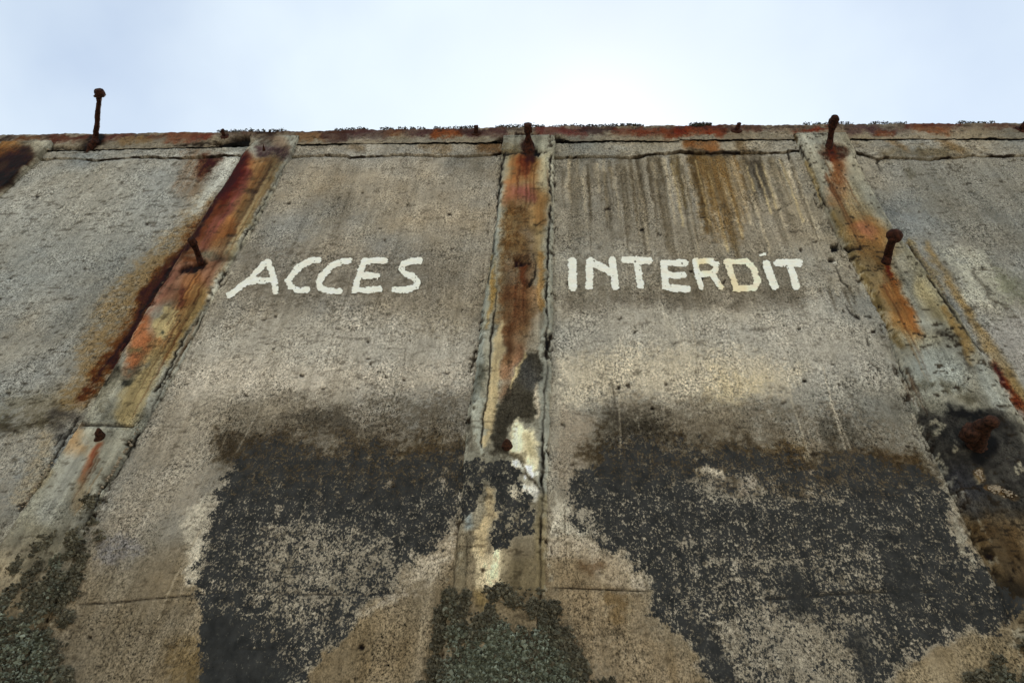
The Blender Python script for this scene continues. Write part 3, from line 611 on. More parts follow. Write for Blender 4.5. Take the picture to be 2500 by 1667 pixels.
P(cr('B', (1130, 960), (1130, 1200), (1100, 1500)), (150, 124, 86), .5, w=7, soft=6, brk=.3, **s2)
P(cr('B', (1060, 1060), (1060, 1300), (1030, 1540)), (172, 138, 80), .9, w=[8, 10, 9], soft=5, **s2)
P(cr('B', (1200, 1250), (1330, 1240), (1310, 1500), (1180, 1500)), (104, 92, 78), .55, soft=22, brk=.5, src='hi', **s2)
P(cr('B', (1400, 1020), (1400, 1400)), (174, 132, 76), .8, w=[8, 7], soft=6, **s2)
P(cr('B', (1280, 1060), (1340, 1150), (1280, 1250), (1200, 1240), (1180, 1130)), (128, 108, 88), .7, w=14, soft=14, brk=.3, **s2)
P(cr('B', (1270, 1130), (1275, 1200), (1300, 1290), (1290, 1360)), (104, 54, 28), .8, w=[8, 7, 6, 3], soft=6, **s2)
P(cr('B', (1300, 1170), (1310, 1260), (1280, 1380), (1280, 1500)), (54, 32, 22), .7, w=[3, 6, 8, 6], soft=8, brk=.3, src='hi', **s2)
P(cr('B', (1235, 1100), (1262, 1082), (1296, 1100)), (40, 24, 18), .95, w=[4, 8, 5], soft=4, warp=(6, 6), h=-.014, **s2)
P(cr('B', (1225, 1070), (1250, 1040), (1310, 1060)), (70, 52, 36), .7, w=5, soft=6, **s2)
crack(cr('B', (1340, 1030), (1368, 1100), (1360, 1190), (1300, 1290)), 2.0, .007, lay=1, k=2)
crack(cr('B', (1360, 840), (1440, 800)), 1.2, .004, lay=1, k=2)
P(cr('E', (1120, 0), (1400, 0), (1380, 200), (1290, 460), (1240, 560), (1140, 560), (1130, 300)), (124, 98, 72), .8, soft=12, grain=.6, brk=.2, **s2)
P(cr('E', (1180, 60), (1290, 20), (1240, 180), (1180, 320), (1180, 480)), (84, 58, 40), .75, w=[18, 14, 18, 16, 10], soft=18, brk=.3, src='hi', **s2)
P(cr('E', (1250, 430), (1240, 520), (1180, 580)), (170, 122, 92), .7, w=12, soft=12, **s2)
P(cr('E', (1140, 580), (1210, 640), (1150, 740)), (150, 112, 84), .7, w=14, soft=10, brk=.4, src='hs', **s2)
P(cr('E', (1380, 200), (1340, 420), (1400, 470)), (150, 140, 124), .7, w=[12, 20, 10], soft=14, **s2)
P(cr('E', (1130, 240), (1110, 430), (1095, 620), (1060, 850), (1025, 1080)), (218, 194, 150), .95, w=[5, 9, 12, 14, 6], soft=5, grain=.35, brk=.15, src='hs', **s2)
P(cr('E', (1290, 470), (1400, 440), (1390, 640), (1360, 800), (1340, 910), (1240, 900), (1180, 1000), (1200, 1160), (1050, 1130), (1080, 900), (1120, 800), (1240, 620)), (66, 62, 54), .92, soft=7, warp=(7, 6), grain=.8, **s2)
P(cr('E', (1300, 560), (1350, 660)), (84, 84, 84), .6, w=18, soft=18, **s2)
P(cr('E', (1380, 660), (1380, 800), (1375, 880)), (190, 178, 158), .9, w=[4, 7, 6], soft=4, warp=(5, 5), **s2)
P(cr('E', (1290, 460), (1250, 580), (1210, 700)), (176, 160, 124), .8, w=[2, 4, 2], soft=3, **s2)
P(cr('E', (1240, 900), (1300, 940), (1380, 980), (1390, 1250), (1340, 1290), (1290, 1180), (1210, 1140), (1210, 980)), (216, 206, 176), .95, soft=6, warp=(6, 6), grain=.35, h=.004, **s2)
P(cr('E', (1330, 1000), (1340, 1120)), (176, 160, 120), .6, w=[10, 13], soft=12, **s2)
P(cr('E', (1220, 1150), (1280, 1170), (1290, 1230)), (74, 66, 52), .8, w=9, soft=6, brk=.3, src='hi', **s2)
P(cr('E', (1230, 1220), (1300, 1230), (1380, 1290), (1320, 1290)), (228, 222, 206), .9, w=[8, 8, 6, 6], soft=4, warp=(6, 6), **s2)
P(cr('E', (1310, 1370), (1370, 1440)), (218, 214, 204), .9, w=[13, 10], soft=8, warp=(6, 6), **s2)
P(cr('E', (1270, 1200), (1350, 1320), (1390, 1400)), (52, 46, 38), .8, w=2.6, soft=2.4, **s2)
# crusted lower length of the middle pilaster
P(cr('H', (860, 60), (1000, 60), (1180, 60), (1290, 160), (1340, 330), (1350, 560), (1230, 580), (1180, 640), (1085, 690), (1070, 560), (1080, 250), (1000, 180), (960, 400), (850, 470), (840, 300)), (150, 140, 122), .5, soft=8, warp=(8, 6), **s2)
P(cr('H', (860, 40), (1000, 60), (1180, 60), (1290, 160), (1340, 330), (1355, 540), (1230, 580), (1180, 640), (1085, 690), (1045, 570), (1085, 480), (1080, 250), (1000, 180), (960, 400), (850, 480), (835, 300)), None, 1, soft=7, warp=(8, 7), lich=.86, **s2)
P(cr('H', (1200, 200), (1300, 240), (1280, 300), (1200, 280)), (196, 186, 166), .8, soft=9, warp=(6, 6), lich=.3, **s2)
P(cr('H', (1090, 320), (1330, 400), (1300, 540), (1090, 560)), None, .6, soft=16, lich=.72, **s2)
P(cr('E', (1230, 900), (1300, 940), (1385, 1000), (1390, 1260), (1290, 1220), (1215, 1120)), None, 1., soft=5, lich=0., **s2)
P(cr('H', (1040, 250), (1060, 420), (990, 560), (980, 650)), (214, 190, 150), .95, w=[10, 11, 17, 20], soft=6, warp=(6, 5), lich=0., **s2)
P(cr('H', (950, 660), (1060, 700), (1150, 640), (1140, 900), (1080, 950), (960, 900)), (216, 200, 168), .92, soft=10, warp=(8, 6), brk=.25, src='hi', grain=.6, **s2)
P(cr('H', (1160, 720), (1360, 700), (1380, 940), (1160, 950)), (134, 122, 98), .7, soft=16, grain=.4, **s2)
P(cr('H', (820, 640), (900, 640), (900, 940), (800, 940)), (132, 122, 102), .7, soft=14, grain=.5, **s2)
P(cr('H', (920, 420), (900, 500)), (150, 160, 162), .7, w=10, soft=9, **s2)
P(cr('H', (1010, 780), (1016, 784)), (70, 60, 48), .9, w=5, soft=3.5, **s2)
P(cr('H', (980, 960), (1050, 1100), (1010, 1190)), (158, 132, 82), .6, w=14, soft=16, **s2)
# fillets of the middle pilaster
P(cr('B', (1120, 600), (1080, 1000), (1030, 1300))+cr('E', (1020, 200), (980, 520), (960, 780)), (142, 146, 140), .8, w=[7, 6, 5, 12, 12, 9], soft=5, grain=.35, **s2)
P(cr('E', (1000, 560), (970, 700)), (78, 76, 66), .75, w=9, soft=8, brk=.4, src='hi', **s2)
P(cr('E', (990, 760), (960, 900), (1000, 1000), (1000, 1150)), (160, 160, 148), .9, w=[7, 14, 9, 7], soft=4, warp=(8, 7), h=.004, grain=.3, **s2)
P(cr('E', (910, 900), (930, 1100)), (84, 78, 68), .7, w=10, soft=8, brk=.5, src='hi', **s2)
P(cr('B', (1470, 800), (1460, 1300))+cr('E', (1440, 250), (1420, 700), (1430, 1000), (1420, 1400))+cr('H', (1420, 400)), (150, 150, 140), .85, w=[6, 7, 11, 12, 12, 12, 10], soft=5, grain=.3, **s2)
P(cr('H', (1410, 300), (1390, 560), (1400, 900)), (134, 122, 96), .7, w=14, soft=9, grain=.4, **s2)
crack(cr('B', (1148, 350), (1130, 520), (1100, 760), (1075, 980), (1040, 1240)), 1.9, .008, warp=(6, 5), lay=1, k=2)
crack(cr('B', (1120, 430), (1085, 720), (1060, 950)), 1.2, .005, lay=1, k=2)
crack(cr('E', (1095, 0), (1085, 200), (1060, 430), (1050, 640), (1010, 900), (1000, 1100)), 1.4, .006, lay=1, k=2)
crack(cr('B', (1475, 360), (1465, 560), (1475, 660), (1460, 860), (1450, 1100), (1440, 1400))+cr('E', (1440, 200), (1450, 420), (1430, 640), (1420, 860), (1415, 1100), (1405, 1400)), 2.1, .01, warp=(6, 5), lay=1, k=2, brk=.4)
crack(cr('E', (1470, 330), (1450, 400)), 4.5, .012, lay=1, k=2)
crack(cr('H', (1425, 0), (1410, 200), (1400, 500), (1390, 760), (1395, 1000), (1385, 1260)), 2.2, .01, warp=(6, 5), lay=1, k=2, brk=.4)
crack(cr('H', (830, 520), (810, 760), (790, 940)), 1.4, .006, lay=1, k=2)
crack(cr('H', (890, 600), (885, 960)), 1.0, .004, lay=1, k=2)
P(cr('B', (1160, 300), (1240, 330), (1140, 340)), (92, 80, 58), .7, w=12, soft=8, brk=.5, src='hi', h=-.004, grain=1., **s2)
crack(cr('B', (1150, 350), (1240, 345), (1300, 350)), 2.0, .006, lay=1, k=2)
P(cr('B', (1350, 335), (1385, 340)), (24, 18, 14), .95, w=4, soft=2.5, h=-.012, **s2)
P(cr('B', (1400, 335), (1440, 333)), (40, 32, 26), .9, w=2.5, soft=2, h=-.008, **s2)
P(cr('B', (1240, 213), (1390, 211)), (30, 20, 16), .9, w=3, soft=3, lay=2, h=-.01)
# --- right pilaster
s3 = dict(lay=1, k=3)
P(cr('C', (960, 290), (1150, 300), (1160, 360), (1090, 420), (960, 370)), (58, 36, 26), .9, soft=8, warp=(7, 6), brk=.45, src='hi', h=-.008, grain=1., **s3)
P(cr('C', (1040, 340), (1100, 420), (1080, 480)), (84, 44, 24), .85, w=[12, 9, 5], soft=8, **s3)
P(cr('C', (1100, 440), (1080, 620), (1060, 680)), (182, 132, 92), .8, w=[18, 24, 14], soft=16, brk=.3, src='hi', grain=.8, **s3)
P(cr('C', (1090, 430), (1090, 540)), (112, 70, 40), .7, w=[8, 14], soft=10, brk=.5, src='hi', **s3)
P(cr('C', (1160, 660), (1230, 760)), (150, 132, 98), .6, w=26, soft=20, brk=.4, src='hi', grain=1., **s3)
P(cr('C', (1040, 760), (1100, 860), (1160, 960)), (150, 124, 74), .8, w=[7, 10, 10], soft=10, **s3)
P(cr('C', (1040, 680), (1300, 780), (1440, 880), (1500, 1000), (1430, 1110), (1560, 1400), (1640, 1568), (1420, 1568), (1230, 1180), (1120, 940)), (140, 114, 74), .75, soft=22, grain=.6, brk=.2, **s3)
P(cr('C', (1160, 780), (1350, 820), (1420, 900), (1400, 1000), (1260, 990), (1160, 900)), (172, 124, 72), .9, soft=16, grain=.5, brk=.25, src='hi', **s3)
P(cr('C', (1240, 850), (1300, 900)), (172, 112, 88), .7, w=16, soft=14, **s3)
P(cr('C', (1260, 1000), (1380, 1040), (1360, 1100)), (132, 98, 58), .8, w=20, soft=14, brk=.4, src='hi', **s3)
P(cr('C', (1150, 990), (1240, 1160), (1330, 1360), (1400, 1540))+cr('F', (1460, 330), (1510, 410)), (132, 112, 74), .85, w=[6, 12, 14, 14, 14, 7], soft=8, **s3)
P(cr('C', (1400, 1110), (1450, 1230), (1510, 1350), (1560, 1450), (1600, 1568)), (158, 86, 34), .9, w=[5, 8, 13, 18, 16], soft=10, **s3)
P(cr('C', (1410, 1110), (1430, 1180)), (112, 48, 20), .9, w=[6, 5], soft=5, **s3)
P(cr('C', (1440, 1300), (1520, 1500))+cr('F', (1500, 200), (1600, 330)), (166, 124, 74), .75, w=[22, 26, 30, 14], soft=18, brk=.2, **s3)
P(cr('C', (1560, 1000), (1700, 1240), (1900, 1568)), (140, 134, 112), .6, w=[12, 28, 30], soft=20, **s3)
P(cr('C', (1640, 1250), (1760, 1440)), (132, 118, 84), .5, w=18, soft=18, **s3)
P(cr('F', (1480, 300), (1760, 330), (1760, 430), (1560, 420)), (172, 160, 128), .6, soft=18, brk=.4, grain=.8, **s3)
P(cr('F', (1700, 380), (1850, 440), (1960, 560), (1960, 700), (1640, 720), (1560, 520)), (132, 136, 132), .7, soft=24, brk=.2, grain=.9, **s3)
P(cr('F', (1750, 320), (1880, 350), (1940, 460), (2000, 560)), (58, 54, 48), .7, w=[5, 8, 8, 10], soft=7, brk=.7, src='hi', **s3)
P(cr('F', (1640, 690), (1800, 660), (2000, 760)), (74, 70, 58), .7, w=[14, 16, 14], soft=16, brk=.8, src='hi', **s3)
P(cr('F', (1800, 140), (1900, 310), (2010, 500)), (164, 128, 72), .85, w=[6, 12, 14], soft=7, brk=.2, **s3)
P(cr('F', (2010, 480), (2090, 640), (2180, 800)), (140, 142, 136), .7, w=14, soft=10, **s3)
P(cr('F', (1600, 880), (1900, 850), (2200, 830), (2400, 1100), (2500, 1568), (1900, 1568), (1700, 1240), (1580, 1000)), (50, 48, 46), .93, soft=20, warp=(10, 8), brk=.2, src='hi', grain=.8, **s3)
P(cr('F', (1690, 1180), (1750, 1300)), (98, 102, 104), .7, w=[10, 14], soft=12, **s3)
P(cr('F', (1900, 1300), (2000, 1420)), (58, 59, 66), .5, w=30, soft=26, **s3)
for q, w_ in (((1600, 970), 11), ((1730, 945), 13), ((1765, 950), 9), ((1770, 1200), 9), ((1765, 1150), 5), ((2330, 1220), 12), ((2270, 910), 6), ((2030, 1290), 12), ((1860, 1110), 9)):
    P(cr('F', q, (q[0]+14, q[1]+8)), (142, 136, 120), .9, w=w_*.62, soft=3, warp=(11, 10), h=.002, **s3)
P(cr('F', (2040, 1260), (2060, 1300)), (138, 112, 76), .8, w=12, soft=6, brk=.4, src='hi', **s3)
P(cr('F', (2100, 1370), (2180, 1390), (2280, 1430)), (120, 98, 70), .9, w=[7, 12, 8], soft=5, brk=.4, src='hi', h=-.006, **s3)
P(cr('F', (1620, 1020), (1650, 1150)), (34, 28, 22), .9, w=[6, 9], soft=5, h=-.01, brk=.3, src='hi', **s3)
P(cr('F', (1840, 840), (1990, 870), (2080, 860)), (22, 22, 22), .85, w=14, soft=10, brk=.6, src='hi', **s3)
P(cr('F', (2010, 1060), (2100, 1100), (2050, 1150)), (16, 16, 18), .9, w=22, soft=14, **s3)
P(cr('I', (1930, 400), (2352, 400), (2500, 900), (2250, 960), (2080, 760)), (78, 64, 46), .9, soft=34, warp=(16, 8), brk=.3, grain=1., **s3)
P(cr('I', (1930, 380), (2352, 330)), (80, 78, 74), .5, w=16, soft=18, **s3)
P(cr('I', (2200, 900), (2400, 960)), (40, 36, 30), .7, w=24, soft=24, **s3)
P(cr('I', (1900, 430), (1930, 580), (1900, 640), (2020, 760)), (156, 150, 136), .85, w=[6, 12, 8, 6], soft=6, warp=(8, 7), lich=.1)
for q, w_ in (((2120, 690), 9), ((2310, 710), 7), ((2140, 790), 6), ((2280, 780), 6), ((2260, 850), 7), ((1900, 850), 7), ((2000, 510), 5)):
    P(cr('I', q, (q[0]+8, q[1]+5)), (34, 28, 20), .85, w=w_, soft=5, warp=(7, 7), brk=.5, src='hi', h=-.005)
crack(cr('C', (780, 215), (840, 340), (900, 470), (955, 610), (1010, 720)), 2.2, .01, warp=(5, 4), lay=1, k=3)
P(cr('C', (775, 220), (800, 290)), (118, 94, 56), .8, w=6, soft=5, **s3)
P(cr('C', (850, 420), (930, 580), (960, 660)), (140, 122, 86), .7, w=6, soft=5, **s3)
crack(cr('C', (1210, 360), (1270, 480), (1400, 700), (1470, 850)), 1.4, .006, lay=1, k=3, brk=.6)
crack(cr('C', (1570, 960), (1640, 1080), (1760, 1280), (1900, 1480))+cr('F', (1830, 120), (1960, 330), (2100, 480)), 2., .008, warp=(7, 6), brk=.5)
P(cr('C', (1590, 960), (1660, 1080), (1790, 1260)), (164, 146, 108), .75, w=7, soft=6, warp=(6, 6), brk=.3, src='hi', h=.003)
crack(cr('F', (1470, 450), (1540, 620), (1640, 860)), 1.3, .005, lay=1, k=3, brk=.5)
P(cr('F', (1570, 690), (1630, 860)), (190, 186, 176), .7, w=1.6, soft=1.6, warp=(2, 1))
for ed, kk in ((strips[1][1], 1), (strips[1][0], 1), (strips[2][0], 2), (strips[2][1], 2), (strips[3][0], 3), (strips[3][1], 3)):
    e_ = np.interp(V, *ed); near = np.exp(-((U-e_-(n_lo-.5)*.05)/.026)**2)
    f_ = fbm(U, V*.6, 55, kk+2, 3, .7); f_ = (f_-f_.mean())/f_.std()
    m_ = near*sst(1.3, 1.9, f_+(n_md-.5)*5)*(L < 2)
    COL += (m_*.8)[:, None]*(np.array((38, 32, 26.))-COL); H -= m_*.007
    m_ = near*sst(.9, 1.5, -f_+(n_md2-.5)*3)*(L < 2)
    COL += (m_*.5)[:, None]*(np.array((172, 166, 150.))-COL); H += m_*.003
# fine rust runs from every bolt, following the fall of the wall
for bx, by, nr, wd_, ln0, kk in ((490, 650, 16, 24, 170, 1), (1290, 372, 16, 34, 120, 2), (1272, 655, 5, 12, 110, 2), (2024, 385, 16, 34, 170, 3), (2164, 655, 14, 20, 230, 3), (645, 385, 18, 44, 330, 1), (470, 760, 16, 50, 200, 1), (245, 1085, 6, 7, 120, 1), (2210, 900, 8, 30, 130, 3)):
    for q in range(nr):
        x0 = bx+rng.normal()*wd_*.55; y0 = by+rng.uniform(0, 60); ln = ln0*rng.uniform(.25, 1.1); sl_ = (x0-1360)/(y0+830)
        c_ = ((70, 40, 26), (50, 30, 22), (120, 76, 44), (142, 104, 64))[rng.integers(4)]
        P([(x0, y0), (x0+sl_*ln*.5+rng.normal()*1.5, y0+ln*.5), (x0+sl_*ln, y0+ln)], c_, rng.uniform(.2, .5), w=[rng.uniform(1.0, 2.8), rng.uniform(1, 2.4), .6], soft=2.6, warp=(2, 1.5), lay=1, k=kk)
# hairline scratches, air holes and small chips spread unevenly over the bays
for q in range(70):
    x0 = rng.uniform(350, 2150); y0 = rng.uniform(420, 1250); ln = rng.uniform(40, 220); sl_ = (x0-1360)/(y0+830)+rng.normal()*.08
    c_ = (176, 168, 152) if rng.random() < .6 else (70, 62, 52)
    P([(x0, y0), (x0+sl_*ln, y0+ln)], c_, rng.uniform(.2, .5), w=rng.uniform(.6, 1.3), soft=1.6, warp=(2, 1), lay=0)
for q in range(170):
    x0 = rng.uniform(-20, 2520); y0 = 400+820*rng.random()**.8; r_ = rng.choice((1.2, 1.6, 2.2, 3.0), p=(.4, .3, .2, .1))*(.7+y0/1600)
    P([(x0, y0), (x0+r_*rng.uniform(.5, 3), y0+rng.normal())], (44, 38, 32), rng.uniform(.6, .95), w=r_, soft=1.5, warp=(3, 3), lay=0, h=-.006)
# --- cracks, spalls and scratches on the bays
for q, w_ in (((1055, 997), 8), ((1035, 1085), 7), ((1150, 1003), 6)):
    P(cr('C', q, (q[0]+6, q[1])), (26, 22, 18), .97, w=w_, soft=3, warp=(4, 4), h=-.02)
P(cr('C', (1050, 1100), (1060, 1106)), (216, 210, 196), .9, w=3.5, soft=2)
crack(cr('C', (1105, 1003), (1240, 995)), 3., .008, brk=.5)
crack(cr('C', (1060, 1130), (1100, 1210), (1150, 1260)), 1.3, .004, lay=0)
crack(cr('C', (1125, 1380), (1160, 1440), (1225, 1470)), 2.2, .006, lay=0)
crack(cr('C', (1265, 1455), (1310, 1465)), 1.4, .004, lay=0)
crack(cr('F', (1280, 350), (1290, 400)), 1.5, .004, lay=0)
crack(cr('F', (1300, 510), (1360, 560)), 1.5, .004, lay=0)
crack(cr('C', (1365, 470), (1350, 400), (1370, 385)), 2., .008, lay=0)
crack(cr('C', (735, 340), (745, 390)), 2., .006, lay=0)
crack(cr('G', (540, 1025), (800, 1018), (1000, 995), (1350, 965), (1520, 950))+cr('H', (0, 962), (200, 966), (400, 945), (470, 940)), 1.5, .006, a=.6, warp=(2, 1.6), lay=0, brk=.2)
crack(cr('H', (1480, 920), (1700, 925), (1960, 935), (2130, 935)), 1.5, .006, warp=(1.6, 1.2), lay=0, brk=.2)
crack(cr('I', (590, 995), (850, 980), (1010, 962), (1300, 948), (1540, 944), (1760, 945)), 1.9, .008, col=(18, 17, 16), warp=(2, 1.5), lay=0, brk=.2)
crack(cr('G', (1630, 1340), (2020, 1340)), 1.2, .004, col=(24, 24, 24), warp=(2, 1.5), lay=0, brk=.4)
for q in (((1950, 480), (1780, 800), (1620, 1130)), ):
    P(cr('D', *q), (168, 160, 146), .55, w=1.4, soft=1.6, warp=(2, 1), lay=0)
P(cr('G', (1370, 520), (1200, 850), (1070, 1140)), (172, 160, 140), .6, w=2., soft=2, warp=(2, 1), lay=0)
for q in (((975, 540), (1040, 800), (1130, 1110)), ((1030, 800), (1110, 960), (1165, 1110)), ((690, 540), (760, 760), (880, 1150)), ((0, 390), (110, 520), (170, 640)), ((80, 180), (110, 500))):
    P(cr('F', *q), (178, 168, 150), .6, w=1.8, soft=2, warp=(2, 1), lay=0)
P(cr('E', (1900, 580), (1940, 800), (1945, 1180)), (170, 160, 142), .6, w=1.8, soft=2, warp=(2, 1), lay=0)
P(cr('E', (1880, 640), (1935, 950)), (70, 64, 56), .5, w=3, soft=4, warp=(2, 1), lay=0)
P(cr('H', (1830, 800), (1850, 1100)), (176, 162, 138), .5, w=2.5, soft=3, lay=0)
P(cr('H', (1990, 800), (2010, 1250)), (170, 156, 130), .45, w=3, soft=4, lay=0)
for q in ((A_, B_, s_) for A_, B_, s_ in (('A', (250, 843), 3.4), ('E', (212, 487), 3.2), ('E', (230, 530), 2.2), ('E', (758, 592), 3), ('E', (456, 632), 2.6), ('E', (215, 380), 2), ('F', (805, 288), 3), ('F', (852, 642), 3.2), ('E', (2165, 832), 3.6), ('G', (596, 1257), 3), ('H', (170, 1320), 6), ('B', (780, 763), 3.2), ('B', (175, 618), 2.2), ('D', (2060, 606), 3.2), ('D', (1876, 204), 2.6), ('D', (2205, 690), 2.2), ('A', (995, 1023), 3), ('A', (70, 1392), 3), ('A', (1975, 882), 2.6))):
    p_ = cr(q[0], q[1], (q[1][0]+8, q[1][1]+1)); P(p_, (40, 34, 28), .95, w=q[2], soft=1.8, warp=(2, 2), h=-.008, lay=0)
#PAINT_END
ck = np.interp(U, *CRACK)+(fbm(U, U*0, 6, 3)-.5)*.05+(fbm(U, U*0, 45, 1)-.5)*.018
m_ = np.exp(-((V-ck)/(.004+.012*sst(.5, .7, n_lo2)))**2)*sst(.40, .55, n_md)*(L == 0)
COL += (m_*.85)[:, None]*(np.array((34, 29, 24.))-COL)
fl = fbm(U*.42, V, 62, 5, 3, .7); fl = (fl-fl.mean())/fl.std()
pit = sst(1.25, 1.75, fl+(n_lo-.5)*1.6)*((L == 1)*np.where(K == 3, 1., .45)+(L == 2)*.6+(L == 0)*np.where((K == 4) | (K == 1), .55, .35))
COL += (pit*.8)[:, None]*(np.array((52, 46, 38.))-COL); H -= pit*.002
# rough broken arrises and general unevenness
H += (n_md-.5)*.006*np.where(L == 0, 1, .8)+(n_lo-.5)*.010*(L == 0)+(n_hi-.5)*.0035
H += np.where(L == 2, (n_hs-.5)*.012+(n_hi2-.5)*.012, 0)
H += np.where((L == 0) & (V > np.interp(U, *CRACK)), (n_hi2-.5)*.010+(n_md2-.5)*.012, 0)
COL += ((n_vs-.5)*26*(L == 0)+(n_vs2-.5)*16)[:, None]
COL *= (1+(L == 1)*((n_vs-.5)*.42+(n_md-.5)*.35))[:, None]
COL = 130+(COL-130)*1.22
COL *= np.array((.990, .988, .975))
LIN = np.clip(lin(np.clip(COL, 4, 250))*GAIN, 0.004, .85)
def height_at(u, v):
    return (fbm(u, v, 11, 1, 4)-.5)*.006+(fbm(u, v, 2.2, 0, 4)-.5)*.010+(fbm(u, v, 42, 2, 3, .65)-.5)*.0035

# ------------------------------------------------------------------ the wall
wall = props(empty('concrete_wall'), 'tall weathered concrete wall with rust-stained pilasters and painted warning letters', 'wall')
LB = {('panel', 1): 'grey panel at the far left between two rusty pilasters', ('panel', 2): 'panel with the white word ACCES above black lichen', ('panel', 3): 'panel with the white word INTERDIT and dark run-off streaks',
      ('pilaster', 0): 'pilaster head almost black with rust', ('pilaster', 1): 'pilaster stained deep orange and purple rust', ('pilaster', 2): 'pilaster stained orange above with cream and white peeling patches below', ('pilaster', 3): 'pilaster with a thin orange run and a blackened foot'}
panels, pil = {}, {}
for i, p in enumerate(patches):
    a, b = off[i], off[i+1]
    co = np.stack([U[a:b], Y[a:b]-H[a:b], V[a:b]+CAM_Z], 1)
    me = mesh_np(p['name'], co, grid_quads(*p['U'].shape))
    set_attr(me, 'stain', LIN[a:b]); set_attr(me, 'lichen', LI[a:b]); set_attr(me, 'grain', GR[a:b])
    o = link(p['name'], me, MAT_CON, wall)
    lb = LB.get((p['name'], p['k']))
    if lb: o['label'] = lb
    if p['name'] == 'panel': panels[p['k']] = o
    if p['name'] == 'pilaster': pil[p['k']] = o
def box_mesh(name, x0, x1, y0, y1, z0, z1):
    v = np.array([(x, y, z) for x in (x0, x1) for y in (y0, y1) for z in (z0, z1)], float)
    q = np.array([(0, 1, 3, 2), (4, 6, 7, 5), (0, 4, 5, 1), (2, 3, 7, 6), (0, 2, 6, 4), (1, 5, 7, 3)])
    return mesh_np(name, v, q, False)
link('wall_core', box_mesh('wall_core', -7.2, 4.9, .07, .44, 0, CAM_Z+3.48), MAT_CORE, wall)

# ------------------------------------------------------------------ painted letters: a ragged coat of paint lying on the panel
def letter(ch, strokes, k, wd, col=(247, 242, 226), yel=None):
    allp = [p for s in strokes for p in s]
    a, b = unp(allp)
    g = .0026
    us = np.arange(a.min()-.05, a.max()+.05, g); vs = np.arange(b.min()-.09, b.max()+.09, g*1.4)
    UU, VV = np.meshgrid(us, vs); u = UU.ravel(); v = VV.ravel()
    hh = height_at(u, v)
    x, y = proj(u, -hh-.003, v)
    e1 = (fbm(u*.8, v*1.2, 40, 3, 3, .6)-.5); e2 = (fbm(u*.4, v*1.7, 110, 5, 3, .7)-.5); e3 = (fbm(u, v, 14, 2)-.5)
    sd_ = np.full(len(u), -1e9)
    for s in strokes: sd_ = np.maximum(sd_, shape_stroke(x+e3*3, y+e3*3, s, [wd+.35]*len(s)))
    ok = (sd_+e1*4+e2*7+e3*2) > 0
    hole = (fbm(u, v, 70, 6, 3, .7) < .215)
    ok &= ~hole
    q = grid_quads(*UU.shape); q = q[ok[q].sum(1) >= 3]
    used = np.unique(q); mp = np.full(len(u), -1); mp[used] = np.arange(len(used))
    co = np.stack([u, -hh-.0035-np.where(sd_ > 2, .001, 0), v+CAM_Z], 1)[used]
    me = mesh_np('letter', co, mp[q])
    c = np.repeat(np.array([col], float), len(used), 0)
    if yel is not None:
        t = sst(.35, .65, fbm(u[used], v[used]*.4, 9, 1))[:, None]*.9; c = c*(1-t)+np.array(yel)*t
    c += ((fbm(u[used], v[used], 30, 4)-.5)*14+(fbm(u[used]*.35, v[used]*1.6, 70, 2)-.5)*22)[:, None]
    set_attr(me, 'stain', np.clip(lin(c)*1.02, 0, .9))
    o = link('letter', me, MAT_PAINT, panels[k]); o['label'] = 'white painted letter '+ch
    return o
WD = 8.6
letter('A', [cr('A', (1570, 1512), (1650, 1450), (1745, 1370), (1800, 1300), (1832, 1290)), cr('A', (1835, 1290), (1862, 1360), (1878, 1430), (1883, 1490)), cr('A', (1700, 1424), (1790, 1412), (1875, 1410))], 2, 7.6)
letter('C', [cr('A', (2176, 1272), (2120, 1282), (2050, 1322), (2000, 1370), (1974, 1415), (1985, 1455), (2035, 1478), (2102, 1478))], 2, 7.8)
letter('C', [cr('A', (2386, 1278), (2330, 1288), (2262, 1320), (2205, 1380), (2182, 1425), (2190, 1462), (2240, 1488), (2318, 1488))], 2, 7.8)
letter('E', [cr('B', (190, 1085), (175, 1140), (150, 1220), (130, 1282)), cr('B', (195, 1086), (330, 1082)), cr('B', (170, 1186), (282, 1186)), cr('B', (125, 1284), (298, 1280))], 2, 7.6)
letter('S', [cr('B', (572, 1082), (520, 1082), (465, 1104), (446, 1140), (475, 1170), (535, 1200), (558, 1232), (540, 1262), (490, 1278), (405, 1286))], 2, 7.8)
letter('I', [cr('B', (1616, 1085), (1620, 1262))], 3, 10.2)
letter('N', [cr('B', (1732, 1256), (1732, 1092)), cr('B', (1740, 1085), (1880, 1160)), cr('B', (1890, 1082), (1900, 1170), (1912, 1258))], 3, 9.)
letter('T', [cr('B', (1975, 1078), (2142, 1082)), cr('B', (2062, 1085), (2080, 1256))], 3, 8.6)
letter('E', [dd((1524, 605), (1530, 660)), dd((1524, 604), (1574, 604)), dd((1530, 633), (1568, 632)), dd((1534, 661), (1580, 664))], 3, 8.4)
letter('R', [cr('C', (104, 1090), (122, 1180), (146, 1260)), cr('C', (104, 1088), (200, 1082), (250, 1108), (240, 1150), (200, 1172), (130, 1178)), cr('C', (215, 1168), (248, 1215), (280, 1264))], 3, 7., yel=(240, 222, 176))
letter('D', [cr('C', (328, 1094), (352, 1180), (380, 1262)), cr('C', (324, 1090), (455, 1088), (504, 1140), (532, 1225), (505, 1268), (380, 1274))], 3, 7.9, col=(246, 236, 208), yel=(240, 222, 180))
letter('I', [cr('C', (592, 1102), (612, 1170), (648, 1262)), cr('C', (548, 1044), (580, 1040))], 3, 9., col=(248, 240, 218)) if False else None
letter('I with a small slanted mark above it', [cr('C', (592, 1104), (612, 1170), (648, 1258))], 3, 9.4, col=(248, 242, 224))
